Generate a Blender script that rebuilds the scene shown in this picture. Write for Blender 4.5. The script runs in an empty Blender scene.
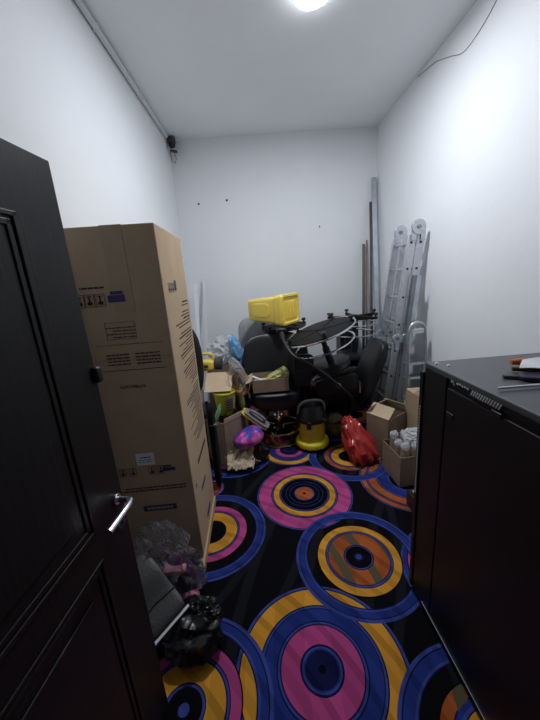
import bpy, bmesh, math, random
from mathutils import Vector, Matrix, noise
R = math.radians
C = bpy.context.scene.collection
S = bpy.context.scene

# ------------------------------------------------ camera, world, exposure
cam_d = bpy.data.cameras.new('camera')
cam_d.sensor_fit = 'VERTICAL'
cam_d.sensor_height = 36.0
cam_d.lens = 311.0 * 36.0 / 720.0
cam_d.clip_start = 0.02
cam = bpy.data.objects.new('camera', cam_d)
C.objects.link(cam)
down = Vector((85, 1189, 311)).normalized()
fwd = Vector((-20, -80, 311))
fwd = (fwd - down * fwd.dot(down)).normalized()
rgt = down.cross(fwd)
# world axes expressed in the camera frame (x right, y down, z forward) -> camera matrix
cx = Vector((rgt[0], fwd[0], -down[0]))
cy = Vector((rgt[1], fwd[1], -down[1]))
cz = Vector((rgt[2], fwd[2], -down[2]))
m = Matrix((( cx[0], -cy[0], -cz[0], 0), (cx[1], -cy[1], -cz[1], 0), (cx[2], -cy[2], -cz[2], 1.7), (0, 0, 0, 1)))
cam.matrix_world = m
S.camera = cam

w = bpy.data.worlds.new('world')
S.world = w
w.use_nodes = True
w.node_tree.nodes['Background'].inputs[0].default_value = (0.75, 0.82, 1.0, 1)
w.node_tree.nodes['Background'].inputs[1].default_value = 0.05
S.view_settings.view_transform = 'Standard'
S.view_settings.look = 'None'
S.view_settings.gamma = 1.0
S.view_settings.use_curve_mapping = False
S.view_settings.exposure = 0.22
LAMP_W = 30.5
LAMP = (0.525, 2.40, 3.40)

# ------------------------------------------------ materials
def mat(name, col, rough=0.6, metal=0.0, var=0.12, scale=18.0, bump=0.0, bscale=60.0, spec=0.5, coat=0.0, trans=0.0, alpha=1.0, ior=1.45):
    mt = bpy.data.materials.new(name)
    mt.use_nodes = True
    nt = mt.node_tree
    b = nt.nodes['Principled BSDF']
    b.inputs['Roughness'].default_value = rough
    b.inputs['Metallic'].default_value = metal
    b.inputs['Specular IOR Level'].default_value = spec
    b.inputs['Coat Weight'].default_value = coat
    b.inputs['Transmission Weight'].default_value = trans
    b.inputs['IOR'].default_value = ior
    b.inputs['Alpha'].default_value = alpha
    tc = nt.nodes.new('ShaderNodeTexCoord')
    n = nt.nodes.new('ShaderNodeTexNoise')
    n.inputs['Scale'].default_value = scale
    n.inputs['Detail'].default_value = 4
    nt.links.new(tc.outputs['Object'], n.inputs['Vector'])
    r = nt.nodes.new('ShaderNodeValToRGB')
    c0 = [c * (1 - var) for c in col]; c1 = [min(1, c * (1 + var)) for c in col]
    r.color_ramp.elements[0].position = 0.3; r.color_ramp.elements[0].color = (*c0, 1)
    r.color_ramp.elements[1].position = 0.7; r.color_ramp.elements[1].color = (*c1, 1)
    nt.links.new(n.outputs['Fac'], r.inputs[0])
    nt.links.new(r.outputs[0], b.inputs['Base Color'])
    if bump:
        n2 = nt.nodes.new('ShaderNodeTexNoise')
        n2.inputs['Scale'].default_value = bscale
        n2.inputs['Detail'].default_value = 5
        nt.links.new(tc.outputs['Object'], n2.inputs['Vector'])
        bp = nt.nodes.new('ShaderNodeBump')
        bp.inputs['Strength'].default_value = bump
        bp.inputs['Distance'].default_value = 0.01
        nt.links.new(n2.outputs['Fac'], bp.inputs['Height'])
        nt.links.new(bp.outputs[0], b.inputs['Normal'])
    return mt

M = {}
M['dark_front'] = mat('front_wall_bounce_dark', (0.05, 0.045, 0.045), 0.6)  # unseen front wall, colour darkened to cut light bounced back into the room
M['wall'] = mat('wall_paint', (0.86, 0.88, 0.915), 0.75, var=0.02, scale=1.5, bump=0.22, bscale=9, spec=0.3)
M['ceiling'] = mat('ceiling_paint', (0.90, 0.92, 0.945), 0.8, var=0.03, scale=1.2, bump=0.12, bscale=5, spec=0.3)
M['card'] = mat('cardboard', (0.50, 0.375, 0.25), 0.85, var=0.05, scale=7, bump=0.1, bscale=40, spec=0.15)
M['card2'] = mat('worn_cardboard', (0.30, 0.225, 0.16), 0.85, var=0.12, scale=9, bump=0.3, bscale=30, spec=0.15)
M['card_light'] = mat('pale_cardboard', (0.60, 0.46, 0.31), 0.85, var=0.06, scale=9, spec=0.15)
M['tape'] = mat('brown_tape', (0.44, 0.33, 0.215), 0.45, var=0.04, spec=0.4)
M['ink'] = mat('dark_print', (0.06, 0.045, 0.04), 0.8, spec=0.1)
M['ink_blue'] = mat('blue_print', (0.07, 0.06, 0.16), 0.8, spec=0.1)
M['paper'] = mat('white_paper', (0.75, 0.77, 0.80), 0.7, var=0.05)
M['pine'] = mat('raw_pine', (0.50, 0.36, 0.20), 0.7, var=0.15, scale=25)
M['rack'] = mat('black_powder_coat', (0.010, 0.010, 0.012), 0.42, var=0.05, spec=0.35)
M['rack_top'] = mat('black_top_wall_sheen', (0.085, 0.087, 0.095), 0.42, var=0.05, spec=0.5)  # black top greyed: reflection of the wall put into its colour
M['leather'] = mat('black_leatherette', (0.012, 0.012, 0.014), 0.38, var=0.1, bump=0.15, bscale=120)
M['leather2'] = mat('dark_grey_leatherette', (0.018, 0.019, 0.021), 0.42, var=0.1, bump=0.15, bscale=120)
M['blackp'] = mat('black_plastic', (0.014, 0.014, 0.016), 0.4, var=0.05)
M['black_cloth'] = mat('black_cloth', (0.010, 0.010, 0.011), 0.9, var=0.1, spec=0.2)
M['darkp'] = mat('dark_grey_plastic', (0.05, 0.05, 0.056), 0.5, var=0.05)
M['matt_black'] = mat('matt_black_plastic', (0.012, 0.012, 0.013), 0.6, var=0.05, spec=0.18)
M['greyp'] = mat('grey_plastic', (0.22, 0.22, 0.23), 0.5, var=0.05)
M['chrome'] = mat('chrome', (0.80, 0.81, 0.84), 0.20, 1.0, var=0.02)
M['alu'] = mat('brushed_aluminium', (0.56, 0.58, 0.62), 0.36, 0.85, var=0.08, scale=30)
M['galv'] = mat('galvanised_steel', (0.50, 0.55, 0.60), 0.36, 0.85, var=0.12, scale=14)
M['galvd'] = mat('dull_steel', (0.26, 0.29, 0.34), 0.4, 0.8, var=0.15, scale=14)
M['darkmetal'] = mat('dark_brown_metal', (0.07, 0.06, 0.058), 0.5, 0.5)
M['brownmetal'] = mat('brown_metal', (0.14, 0.11, 0.10), 0.5, 0.4)
M['gold'] = mat('polished_gold', (0.75, 0.56, 0.25), 0.2, 1.0, var=0.03)
M['gold_dark'] = mat('dark_gold', (0.28, 0.21, 0.10), 0.22, 1.0, var=0.03)
M['yellow'] = mat('yellow_plastic', (0.92, 0.69, 0.12), 0.42, var=0.03)
M['yellow_br'] = mat('bright_yellow_plastic', (0.80, 0.72, 0.03), 0.4, var=0.04)
M['yellow_vac'] = mat('yellow_vacuum_plastic', (0.66, 0.52, 0.04), 0.4, var=0.04)
M['lime'] = mat('lime_yellow_film', (0.50, 0.50, 0.035), 0.35, var=0.15)
M['olive'] = mat('pale_olive_film', (0.52, 0.50, 0.20), 0.4, var=0.2)
M['olived'] = mat('olive_cloth', (0.16, 0.14, 0.06), 0.7, var=0.2)
M['green'] = mat('mint_green_film', (0.25, 0.55, 0.28), 0.4, var=0.1)
M['red'] = mat('red_film', (0.42, 0.035, 0.03), 0.22, var=0.35, scale=14)
M['orange'] = mat('orange_rubber', (0.62, 0.17, 0.03), 0.5)
M['brownrub'] = mat('brown_rubber', (0.10, 0.05, 0.03), 0.5)
M['blue_film'] = mat('sky_blue_film', (0.16, 0.38, 0.66), 0.35, var=0.2)
M['navy'] = mat('navy_cloth', (0.02, 0.02, 0.05), 0.6)
M['purple'] = mat('purple_print_film', (0.30, 0.06, 0.42), 0.35)
M['grey_film'] = mat('frosted_grey_film', (0.30, 0.31, 0.33), 0.35, var=0.1)
M['film'] = mat('clear_film', (0.92, 0.94, 0.97), 0.08, var=0.02, trans=0.93, ior=1.18)
M['film_white'] = mat('cloudy_film', (0.86, 0.88, 0.91), 0.18, var=0.06, trans=0.55, ior=1.1)
M['beige'] = mat('beige_cloth', (0.62, 0.52, 0.38), 0.9, var=0.12)
M['pink'] = mat('pink_cloth', (0.52, 0.20, 0.26), 0.8)
M['plum'] = mat('plum_cloth', (0.07, 0.02, 0.07), 0.6)
M['door'] = mat('dark_wenge_veneer', (0.010, 0.009, 0.010), 0.45, var=0.2, scale=8, spec=0.34)
M['bagblack'] = mat('black_bin_film', (0.005, 0.005, 0.006), 0.3, var=0.1)
M['white'] = mat('white_plastic', (0.72, 0.74, 0.77), 0.4, var=0.02)
M['hole'] = mat('dark_hole', (0.03, 0.03, 0.035), 0.8)
M['can'] = mat('foil_wrap', (0.42, 0.33, 0.25), 0.3, 0.2, var=0.25, scale=30)
M['slot'] = mat('slot_light_and_bare_metal', (0.62, 0.64, 0.68), 0.4, 0.2)  # pale tone paints light coming through vent slots; also bare metal of scratches
M['tan'] = mat('tan_cable', (0.42, 0.30, 0.20), 0.5)

def wood_grain(mt):
    nt = mt.node_tree; b = nt.nodes['Principled BSDF']
    tc = nt.nodes.new('ShaderNodeTexCoord'); mp = nt.nodes.new('ShaderNodeMapping')
    mp.inputs['Scale'].default_value = (90, 90, 3)
    n = nt.nodes.new('ShaderNodeTexNoise'); n.inputs['Scale'].default_value = 1.0; n.inputs['Detail'].default_value = 6
    bp = nt.nodes.new('ShaderNodeBump'); bp.inputs['Strength'].default_value = 0.25; bp.inputs['Distance'].default_value = 0.004
    nt.links.new(tc.outputs['Object'], mp.inputs[0]); nt.links.new(mp.outputs[0], n.inputs['Vector'])
    nt.links.new(n.outputs['Fac'], bp.inputs['Height']); nt.links.new(bp.outputs[0], b.inputs['Normal'])
wood_grain(M['door'])

def purple_print():
    nt = M['purple'].node_tree; b = nt.nodes['Principled BSDF']
    tc = nt.nodes.new('ShaderNodeTexCoord'); n = nt.nodes.new('ShaderNodeTexNoise'); n.inputs['Scale'].default_value = 11
    r = nt.nodes.new('ShaderNodeValToRGB'); cr = r.color_ramp
    cr.interpolation = 'CONSTANT'
    cr.elements[0].position = 0; cr.elements[0].color = (0.05, 0.08, 0.45, 1)
    cr.elements[1].position = 0.40; cr.elements[1].color = (0.32, 0.05, 0.42, 1)
    for p, c in ((0.48, (0.75, 0.08, 0.45, 1)), (0.57, (0.7, 0.25, 0.5, 1)), (0.65, (0.12, 0.3, 0.65, 1))):
        e = cr.elements.new(p); e.color = c
    nt.links.new(tc.outputs['Object'], n.inputs['Vector']); nt.links.new(n.outputs['Fac'], r.inputs[0]); nt.links.new(r.outputs[0], b.inputs['Base Color'])
purple_print()

# carpet: rings woven over a black ground
def carpet_material():
    mt = bpy.data.materials.new('ring_pattern_carpet'); mt.use_nodes = True
    nt = mt.node_tree; N = nt.nodes; Lk = nt.links
    b = N['Principled BSDF']; b.inputs['Roughness'].default_value = 0.95; b.inputs['Specular IOR Level'].default_value = 0.05
    tc = N.new('ShaderNodeTexCoord')
    geo = N.new('ShaderNodeNewGeometry')
    BLK = (0.005, 0.005, 0.007); NAVY = (0.010, 0.013, 0.065); BLUE = (0.024, 0.044, 0.24); LBL = (0.052, 0.078, 0.32)
    PNK = (0.52, 0.075, 0.26); ORG = (0.72, 0.33, 0.04); RST = (0.42, 0.105, 0.03); OLV = (0.10, 0.085, 0.05); GREY = (0.011, 0.012, 0.016)
    # faint grey swirls on the ground
    def dist(cx_, cy_):
        v = N.new('ShaderNodeVectorMath'); v.operation = 'DISTANCE'
        Lk.new(geo.outputs['Position'], v.inputs[0]); v.inputs[1].default_value = (cx_, cy_, 0)
        return v.outputs['Value']
    def math_(op, a, bb):
        q = N.new('ShaderNodeMath'); q.operation = op
        for i, x in enumerate((a, bb)):
            if isinstance(x, (int, float)): q.inputs[i].default_value = x
            else: Lk.new(x, q.inputs[i])
        return q.outputs[0]
    def ramp(src, stops):
        r = N.new('ShaderNodeValToRGB'); cr = r.color_ramp; cr.interpolation = 'CONSTANT'
        for i, (p, c, a) in enumerate(stops):
            e = cr.elements[i] if i < 2 else cr.elements.new(p)
            e.position = p; e.color = (*c, a)
        Lk.new(src, r.inputs[0]); return r
    def mix(fac, A, Bc):
        q = N.new('ShaderNodeMix'); q.data_type = 'RGBA'
        if isinstance(fac, float): q.inputs[0].default_value = fac
        else: Lk.new(fac, q.inputs[0])
        for k, x in ((6, A), (7, Bc)):
            if isinstance(x, tuple): q.inputs[k].default_value = (*x, 1)
            else: Lk.new(x, q.inputs[k])
        return q.outputs[2]
    cur = BLK
    for (a, bb, s) in ((-1.6, 2.4, 3.4), (2.6, 0.6, 3.0)):
        d = math_('MODULO', math_('MULTIPLY', dist(a, bb), s / 1.0), 1.0)
        r = ramp(d, [(0, BLK, 0), (0.55, GREY, 1), (0.72, BLK, 0)])
        cur = mix(r.outputs[1], cur, r.outputs[0])
    # mosaic stripes that vary the coloured rings
    dd = math_('MODULO', math_('MULTIPLY', dist(-1.1, 0.2), 5.5), 1.0)
    st = ramp(dd, [(0, (1, 1, 1), 1), (0.38, (0.80, 0.80, 0.80), 1), (0.62, (0.92, 0.92, 0.92), 1), (0.82, (0.70, 0.70, 0.70), 1)])
    dd2 = math_('MODULO', math_('MULTIPLY', dist(1.9, 0.9), 3.6), 1.0)
    st2 = ramp(dd2, [(0, (1, 1, 1), 1), (0.45, (0.86, 0.86, 0.86), 1)])
    ol = ramp(math_('MODULO', math_('MULTIPLY', dist(-0.9, 1.2), 6.4), 1.0), [(0, (1, 1, 1), 0), (0.42, OLV, 1), (0.75, (1, 1, 1), 0)])
    def circle(c, rings, cur, olive=None, Rm=0.4):
        d = math_('MULTIPLY', dist(*c), 1 / Rm)
        stops = []
        r0 = 0.0
        for (r1, colr) in rings:
            a = 0.0 if colr is None else 1.0
            stops.append((r0 / Rm, colr or BLK, a)); r0 = r1
        stops.append((min(0.999, r0 / Rm), BLK, 0.0))
        rr = ramp(d, stops)
        col = rr.outputs[0]
        # stripes only tint
        q = N.new('ShaderNodeMix'); q.data_type = 'RGBA'; q.blend_type = 'MULTIPLY'; q.inputs[0].default_value = 1.0
        Lk.new(col, q.inputs[6]); Lk.new(st.outputs[0], q.inputs[7])
        col = q.outputs[2]
        q = N.new('ShaderNodeMix'); q.data_type = 'RGBA'; q.blend_type = 'MULTIPLY'; q.inputs[0].default_value = 1.0
        Lk.new(col, q.inputs[6]); Lk.new(st2.outputs[0], q.inputs[7])
        col = q.outputs[2]
        if olive:
            msk = ramp(d, [(0, BLK, 0), (olive[0] / Rm, BLK, 1), (olive[1] / Rm, BLK, 0)])
            f = math_('MULTIPLY', msk.outputs[1], ol.outputs[1])
            col = mix(f, col, OLV)
        return mix(rr.outputs[1], cur, col)
    def blue_band(a, bb):
        t = 0.010
        return [(a + 0.006, NAVY), (a + 0.006 + t, LBL), (bb - t - 0.012, BLUE), (bb - t - 0.006, NAVY), (bb, LBL)]
    tA = [(0.012, BLK), (0.072, RST), (0.080, LBL), (0.115, BLK), (0.119, BLUE), (0.145, BLK), (0.149, BLUE), (0.186, BLK), (0.194, LBL), (0.202, NAVY), (0.248, ORG), (0.254, NAVY), (0.262, LBL), (0.268, NAVY), (0.366, PNK), (0.371, NAVY), (0.381, LBL)]
    tB = [(0.018, LBL), (0.03, NAVY), (0.078, BLK), (0.084, LBL), (0.09, NAVY), (0.182, RST), (0.187, NAVY), (0.197, LBL), (0.202, NAVY), (0.248, ORG), (0.255, BLK), (0.312, None)] + blue_band(0.312, 0.383)
    tC = [(0.016, BLK), (0.074, NAVY), (0.080, BLUE), (0.089, LBL), (0.097, NAVY), (0.182, PNK), (0.188, NAVY), (0.198, LBL), (0.204, NAVY), (0.262, BLUE), (0.266, NAVY), (0.276, LBL), (0.282, NAVY), (0.368, ORG), (0.374, NAVY), (0.386, LBL)]
    tD = [(0.022, LBL), (0.076, BLK), (0.086, LBL), (0.092, NAVY), (0.174, ORG), (0.180, NAVY), (0.190, LBL), (0.195, NAVY), (0.240, PNK), (0.246, BLK), (0.303, None)] + blue_band(0.303, 0.375)
    tE = [(0.100, BLK), (0.104, NAVY), (0.180, ORG), (0.186, NAVY), (0.194, LBL), (0.199, NAVY), (0.248, PNK), (0.253, BLK), (0.312, None)] + blue_band(0.312, 0.384)
    tG = [(0.02, BLK), (0.10, NAVY), (0.145, PNK), (0.15, NAVY), (0.205, BLUE), (0.21, NAVY), (0.262, ORG), (0.268, NAVY), (0.276, LBL)]
    tH = [(0.085, BLK), (0.092, NAVY), (0.158, ORG), (0.165, NAVY), (0.175, LBL), (0.182, NAVY), (0.222, RST), (0.228, LBL), (0.300, None)] + blue_band(0.300, 0.378)
    tI = [(0.130, BLK), (0.136, NAVY), (0.150, LBL), (0.215, BLUE), (0.222, NAVY), (0.236, LBL), (0.244, NAVY), (0.310, RST), (0.316, NAVY), (0.325, LBL), (0.331, NAVY), (0.366, RST), (0.371, NAVY), (0.381, LBL)]
    tJ = [(0.2, BLK), (0.21, LBL), (0.345, PNK), (0.352, NAVY), (0.375, BLUE), (0.385, LBL)]
    tK = [(0.155, ORG), (0.16, NAVY), (0.172, LBL), (0.19, BLUE), (0.196, NAVY), (0.240, RST), (0.246, BLK), (0.308, None)] + blue_band(0.308, 0.390)
    tS = [(0.03, BLK), (0.08, RST), (0.09, NAVY), (0.10, PNK), (0.112, LBL)]
    for c, t, o in (((0.178, 0.985), tC, None), ((-0.48, 2.33), tS, None), ((-0.29, 2.83), tD, None), ((0.26, 2.835), tG, None), ((1.165, 2.195), tI, (0.236, 0.310)), ((0.80, 2.615), tH, (0.182, 0.222)),
                    ((0.296, 2.153), tA, None), ((-0.417, 1.852), tE, None), ((1.13, 1.33), tJ, None), ((0.790, 0.640), tK, (0.19, 0.24)), ((0.528, 1.524), tB, (0.09, 0.182)),
                    ((-0.42, 0.907), tD, None), ((0.10, 3.75), tA, None), ((1.15, 3.5), tE, None), ((-0.1, 0.2), tB, (0.09, 0.182))):
        cur = circle(c, t, cur, o)
    Lk.new(cur, b.inputs['Base Color'])
    n = N.new('ShaderNodeTexNoise'); n.inputs['Scale'].default_value = 420; n.inputs['Detail'].default_value = 3
    Lk.new(geo.outputs['Position'], n.inputs['Vector'])
    bp = N.new('ShaderNodeBump'); bp.inputs['Strength'].default_value = 0.5; bp.inputs['Distance'].default_value = 0.004
    Lk.new(n.outputs['Fac'], bp.inputs['Height']); Lk.new(bp.outputs[0], b.inputs['Normal'])
    return mt
M['carpet'] = carpet_material()

def emis(name, col, s):
    mt = bpy.data.materials.new(name); mt.use_nodes = True
    b = mt.node_tree.nodes['Principled BSDF']
    b.inputs['Base Color'].default_value = (*col, 1)
    b.inputs['Emission Color'].default_value = (*col, 1)
    b.inputs['Emission Strength'].default_value = s
    return mt
M['glow'] = emis('lit_diffuser', (0.93, 0.97, 1.0), 22.0)

# ------------------------------------------------ mesh helpers
def basis(d):
    d = Vector(d).normalized()
    a = Vector((0, 0, 1)) if abs(d.z) < 0.9 else Vector((1, 0, 0))
    u = d.cross(a).normalized(); v = d.cross(u).normalized()
    return u, v
class G:
    def __init__(s): s.b = bmesh.new()
    def box(s, c, d, rot=None, piv=None):
        hx, hy, hz = d[0] / 2, d[1] / 2, d[2] / 2
        vs = []
        for x in (-1, 1):
            for y in (-1, 1):
                for z in (-1, 1):
                    p = Vector((x * hx, y * hy, z * hz))
                    if rot is not None: p = rot @ p
                    vs.append(s.b.verts.new(p + Vector(c)))
        for f in ((0, 1, 3, 2), (4, 6, 7, 5), (0, 4, 5, 1), (2, 3, 7, 6), (0, 2, 6, 4), (1, 5, 7, 3)):
            s.b.faces.new([vs[i] for i in f])
        return s
    def hexa(s, bot, top):
        v = [s.b.verts.new(p) for p in bot] + [s.b.verts.new(p) for p in top]
        for f in ((3, 2, 1, 0), (4, 5, 6, 7), (0, 1, 5, 4), (1, 2, 6, 5), (2, 3, 7, 6), (3, 0, 4, 7)):
            s.b.faces.new([v[i] for i in f])
        return s
    def cyl(s, p0, p1, r0, r1=None, n=20, cap=True):
        r1 = r0 if r1 is None else r1
        p0, p1 = Vector(p0), Vector(p1); u, v = basis(p1 - p0)
        A, B = [], []
        for i in range(n):
            a = 2 * math.pi * i / n; q = u * math.cos(a) + v * math.sin(a)
            A.append(s.b.verts.new(p0 + q * r0)); B.append(s.b.verts.new(p1 + q * r1))
        for i in range(n):
            j = (i + 1) % n; s.b.faces.new((A[i], A[j], B[j], B[i]))
        if cap: s.b.faces.new(A[::-1]); s.b.faces.new(B)
        return s
    def tube(s, pts, r, n=8, closed=False, flat=None):
        P = [Vector(p) for p in pts]; k = len(P); rings = []
        prev = None
        for i, p in enumerate(P):
            if closed: d = P[(i + 1) % k] - P[i - 1]
            else: d = P[min(i + 1, k - 1)] - P[max(i - 1, 0)]
            d.normalize()
            if prev is None: u, v = basis(d)
            else:
                u = (prev - d * prev.dot(d)); u.normalize(); v = d.cross(u)
            prev = u
            rr = r[i] if isinstance(r, (list, tuple)) else r
            rings.append([s.b.verts.new(p + u * (math.cos(2 * math.pi * j / n) * rr) + v * (math.sin(2 * math.pi * j / n) * rr)) for j in range(n)])
        for i in range(k if closed else k - 1):
            A, B = rings[i], rings[(i + 1) % k]
            off = 0
            if closed and i == k - 1:
                off = min(range(n), key=lambda o: (A[0].co - B[o].co).length)
            for j in range(n):
                s.b.faces.new((A[j], A[(j + 1) % n], B[(j + 1 + off) % n], B[(j + off) % n]))
        if not closed: s.b.faces.new(rings[0][::-1]); s.b.faces.new(rings[-1])
        return s
    def lathe(s, prof, c=(0, 0, 0), n=40, mtx=None):
        rings = []
        for (r, z) in prof:
            ring = []
            for i in range(n):
                a = 2 * math.pi * i / n
                p = Vector((r * math.cos(a), r * math.sin(a), z))
                if mtx is not None: p = mtx @ p
                ring.append(s.b.verts.new(p + Vector(c)))
            rings.append(ring)
        for A, B in zip(rings, rings[1:]):
            for i in range(n):
                j = (i + 1) % n; s.b.faces.new((A[i], A[j], B[j], B[i]))
        if prof[0][0] > 1e-6: s.b.faces.new(rings[0][::-1])
        if prof[-1][0] > 1e-6: s.b.faces.new(rings[-1])
        return s
    def ring(s, c, R_, r, n=48, m_=8, mtx=None, a0=0, a1=360, sx=1, sy=1):
        full = abs(a1 - a0) >= 360
        k = n if full else n + 1
        pts = []
        for i in range(k):
            a = R(a0 + (a1 - a0) * i / n)
            p = Vector((R_ * sx * math.cos(a), R_ * sy * math.sin(a), 0))
            if mtx is not None: p = mtx @ p
            pts.append(p + Vector(c))
        return s.tube(pts, r, m_, closed=full)
    def blob(s, c, sc, amp=0.25, freq=2.2, seed=0, sub=4, crease=True, rot=None, squash=True):
        t = bmesh.new(); bmesh.ops.create_icosphere(t, subdivisions=sub, radius=1.0)
        mp = {}
        o = Vector((seed * 3.17, seed * 1.71, seed * 5.3))
        for v in t.verts:
            p = v.co.copy()
            n1 = noise.noise(p * freq + o); n2 = noise.noise(p * freq * 2.3 + o * 2)
            if crease: k = 1 + amp * (0.55 * noise.noise(p * 0.9 + o) + 0.30 - 0.85 * abs(n1) - 0.38 * abs(n2))
            else: k = 1 + amp * (n1 + 0.4 * n2)
            q = Vector((p.x * sc[0], p.y * sc[1], p.z * sc[2])) * k
            if rot is not None: q = rot @ q
            q = q + Vector(c)
            mp[v] = q
        new = {v: s.b.verts.new(q) for v, q in mp.items()}
        for f in t.faces: s.b.faces.new([new[v] for v in f.verts])
        t.free(); return s
    def rbox(s, c, d, p=4.0, sub=4, rot=None, fn=None):
        """soft superellipsoid box for cushions and moulded bodies"""
        t = bmesh.new(); bmesh.ops.create_cube(t, size=2.0)
        bmesh.ops.subdivide_edges(t, edges=t.edges[:], cuts=11, use_grid_fill=True)
        new = {}
        for v in t.verts:
            x, y, z = v.co
            L = (abs(x) ** p + abs(y) ** p + abs(z) ** p) ** (1 / p)
            q = Vector((x / L * d[0] / 2, y / L * d[1] / 2, z / L * d[2] / 2))
            if fn: q = fn(q)
            if rot is not None: q = rot @ q
            new[v] = s.b.verts.new(q + Vector(c))
        for f in t.faces: s.b.faces.new([new[v] for v in f.verts])
        t.free(); return s
    def prism(s, pts, t, mtx):
        """polygon in local xy extruded by t along local z"""
        A = [s.b.verts.new(mtx @ Vector((x, y, 0))) for x, y in pts]
        B = [s.b.verts.new(mtx @ Vector((x, y, t))) for x, y in pts]
        n = len(pts)
        s.b.faces.new(A[::-1]); s.b.faces.new(B)
        for i in range(n):
            j = (i + 1) % n; s.b.faces.new((A[i], A[j], B[j], B[i]))
        return s
    def sheet(s, f, nu, nv, t=0.003):
        g = [[Vector(f(i / nu, j / nv)) for j in range(nv + 1)] for i in range(nu + 1)]
        nrm = [[None] * (nv + 1) for _ in range(nu + 1)]
        for i in range(nu + 1):
            for j in range(nv + 1):
                a = g[min(i + 1, nu)][j] - g[max(i - 1, 0)][j]; b_ = g[i][min(j + 1, nv)] - g[i][max(j - 1, 0)]
                n_ = a.cross(b_); nrm[i][j] = n_.normalized() if n_.length > 1e-9 else Vector((0, 0, 1))
        T = [[s.b.verts.new(g[i][j] + nrm[i][j] * t / 2) for j in range(nv + 1)] for i in range(nu + 1)]
        Bt = [[s.b.verts.new(g[i][j] - nrm[i][j] * t / 2) for j in range(nv + 1)] for i in range(nu + 1)]
        for i in range(nu):
            for j in range(nv):
                s.b.faces.new((T[i][j], T[i + 1][j], T[i + 1][j + 1], T[i][j + 1]))
                s.b.faces.new((Bt[i][j], Bt[i][j + 1], Bt[i + 1][j + 1], Bt[i + 1][j]))
        for i in range(nu):
            s.b.faces.new((T[i][0], Bt[i][0], Bt[i + 1][0], T[i + 1][0])); s.b.faces.new((T[i][nv], T[i + 1][nv], Bt[i + 1][nv], Bt[i][nv]))
        for j in range(nv):
            s.b.faces.new((T[0][j], T[0][j + 1], Bt[0][j + 1], Bt[0][j])); s.b.faces.new((T[nu][j], Bt[nu][j], Bt[nu][j + 1], T[nu][j + 1]))
        return s
    def done(s, name, material, parent=None, bevel=0.0, smooth=True, label=None, angle=35, world=False):
        bmesh.ops.recalc_face_normals(s.b, faces=s.b.faces[:])
        me = bpy.data.meshes.new(name); s.b.to_mesh(me); s.b.free()
        me.materials.append(material if not isinstance(material, str) else M[material])
        if smooth:
            for p in me.polygons: p.use_smooth = True
            me.set_sharp_from_angle(angle=R(angle))
        o = bpy.data.objects.new(name, me); C.objects.link(o)
        if parent is not None:
            o.parent = parent
            if world:   # geometry was given in world space
                o.matrix_parent_inverse = world_of(parent).inverted()
        if bevel:
            md = o.modifiers.new('bevel', 'BEVEL'); md.width = bevel; md.segments = 2; md.limit_method = 'ANGLE'; md.angle_limit = R(40)
        if label: o['label'] = label
        return o
def world_of(o):
    m_ = Matrix.LocRotScale(o.location, o.rotation_euler, o.scale)
    if o.parent: m_ = world_of(o.parent) @ o.matrix_parent_inverse @ m_
    return m_
def thing(name, label, cat, loc=(0, 0, 0), rot=(0, 0, 0), group=None):
    o = bpy.data.objects.new(name, None); C.objects.link(o)
    o.empty_display_size = 0.05
    o.location = loc; o.rotation_euler = rot
    o['label'] = label; o['category'] = cat
    if group: o['group'] = group
    return o
def tag(o, label, cat, group=None):
    o['label'] = label; o['category'] = cat
    if group: o['group'] = group
    return o
def struct(o): o['kind'] = 'structure'; return o
def rz(a): return Matrix.Rotation(R(a), 3, 'Z')
def rx(a): return Matrix.Rotation(R(a), 3, 'X')
def ry(a): return Matrix.Rotation(R(a), 3, 'Y')
def text_mesh(name, body, size, mtx, material, parent, depth=0.0004):
    cu = bpy.data.curves.new(name, 'FONT'); cu.body = body; cu.size = size; cu.extrude = depth
    cu.align_x = 'CENTER'; cu.align_y = 'CENTER'
    t = bpy.data.objects.new(name, cu); C.objects.link(t)
    dg = bpy.context.evaluated_depsgraph_get(); dg.update()
    me = bpy.data.meshes.new_from_object(t.evaluated_get(dg))
    bpy.data.objects.remove(t)
    me.transform(mtx); me.materials.clear(); me.materials.append(M[material])
    o = bpy.data.objects.new(name, me); C.objects.link(o); o.parent = parent
    return o

def smooth_path(P, k=6):
    P = [Vector(p) for p in P]; out = []
    for i in range(len(P) - 1):
        p0 = P[max(i - 1, 0)]; p1 = P[i]; p2 = P[i + 1]; p3 = P[min(i + 2, len(P) - 1)]
        for j in range(k):
            t = j / k
            out.append(0.5 * ((2 * p1) + (p2 - p0) * t + (2 * p0 - 5 * p1 + 4 * p2 - p3) * t * t + (3 * p1 - p0 - 3 * p2 + p3) * t ** 3))
    out.append(P[-1]); return out

# ------------------------------------------------ room shell
H = 3.40
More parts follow.
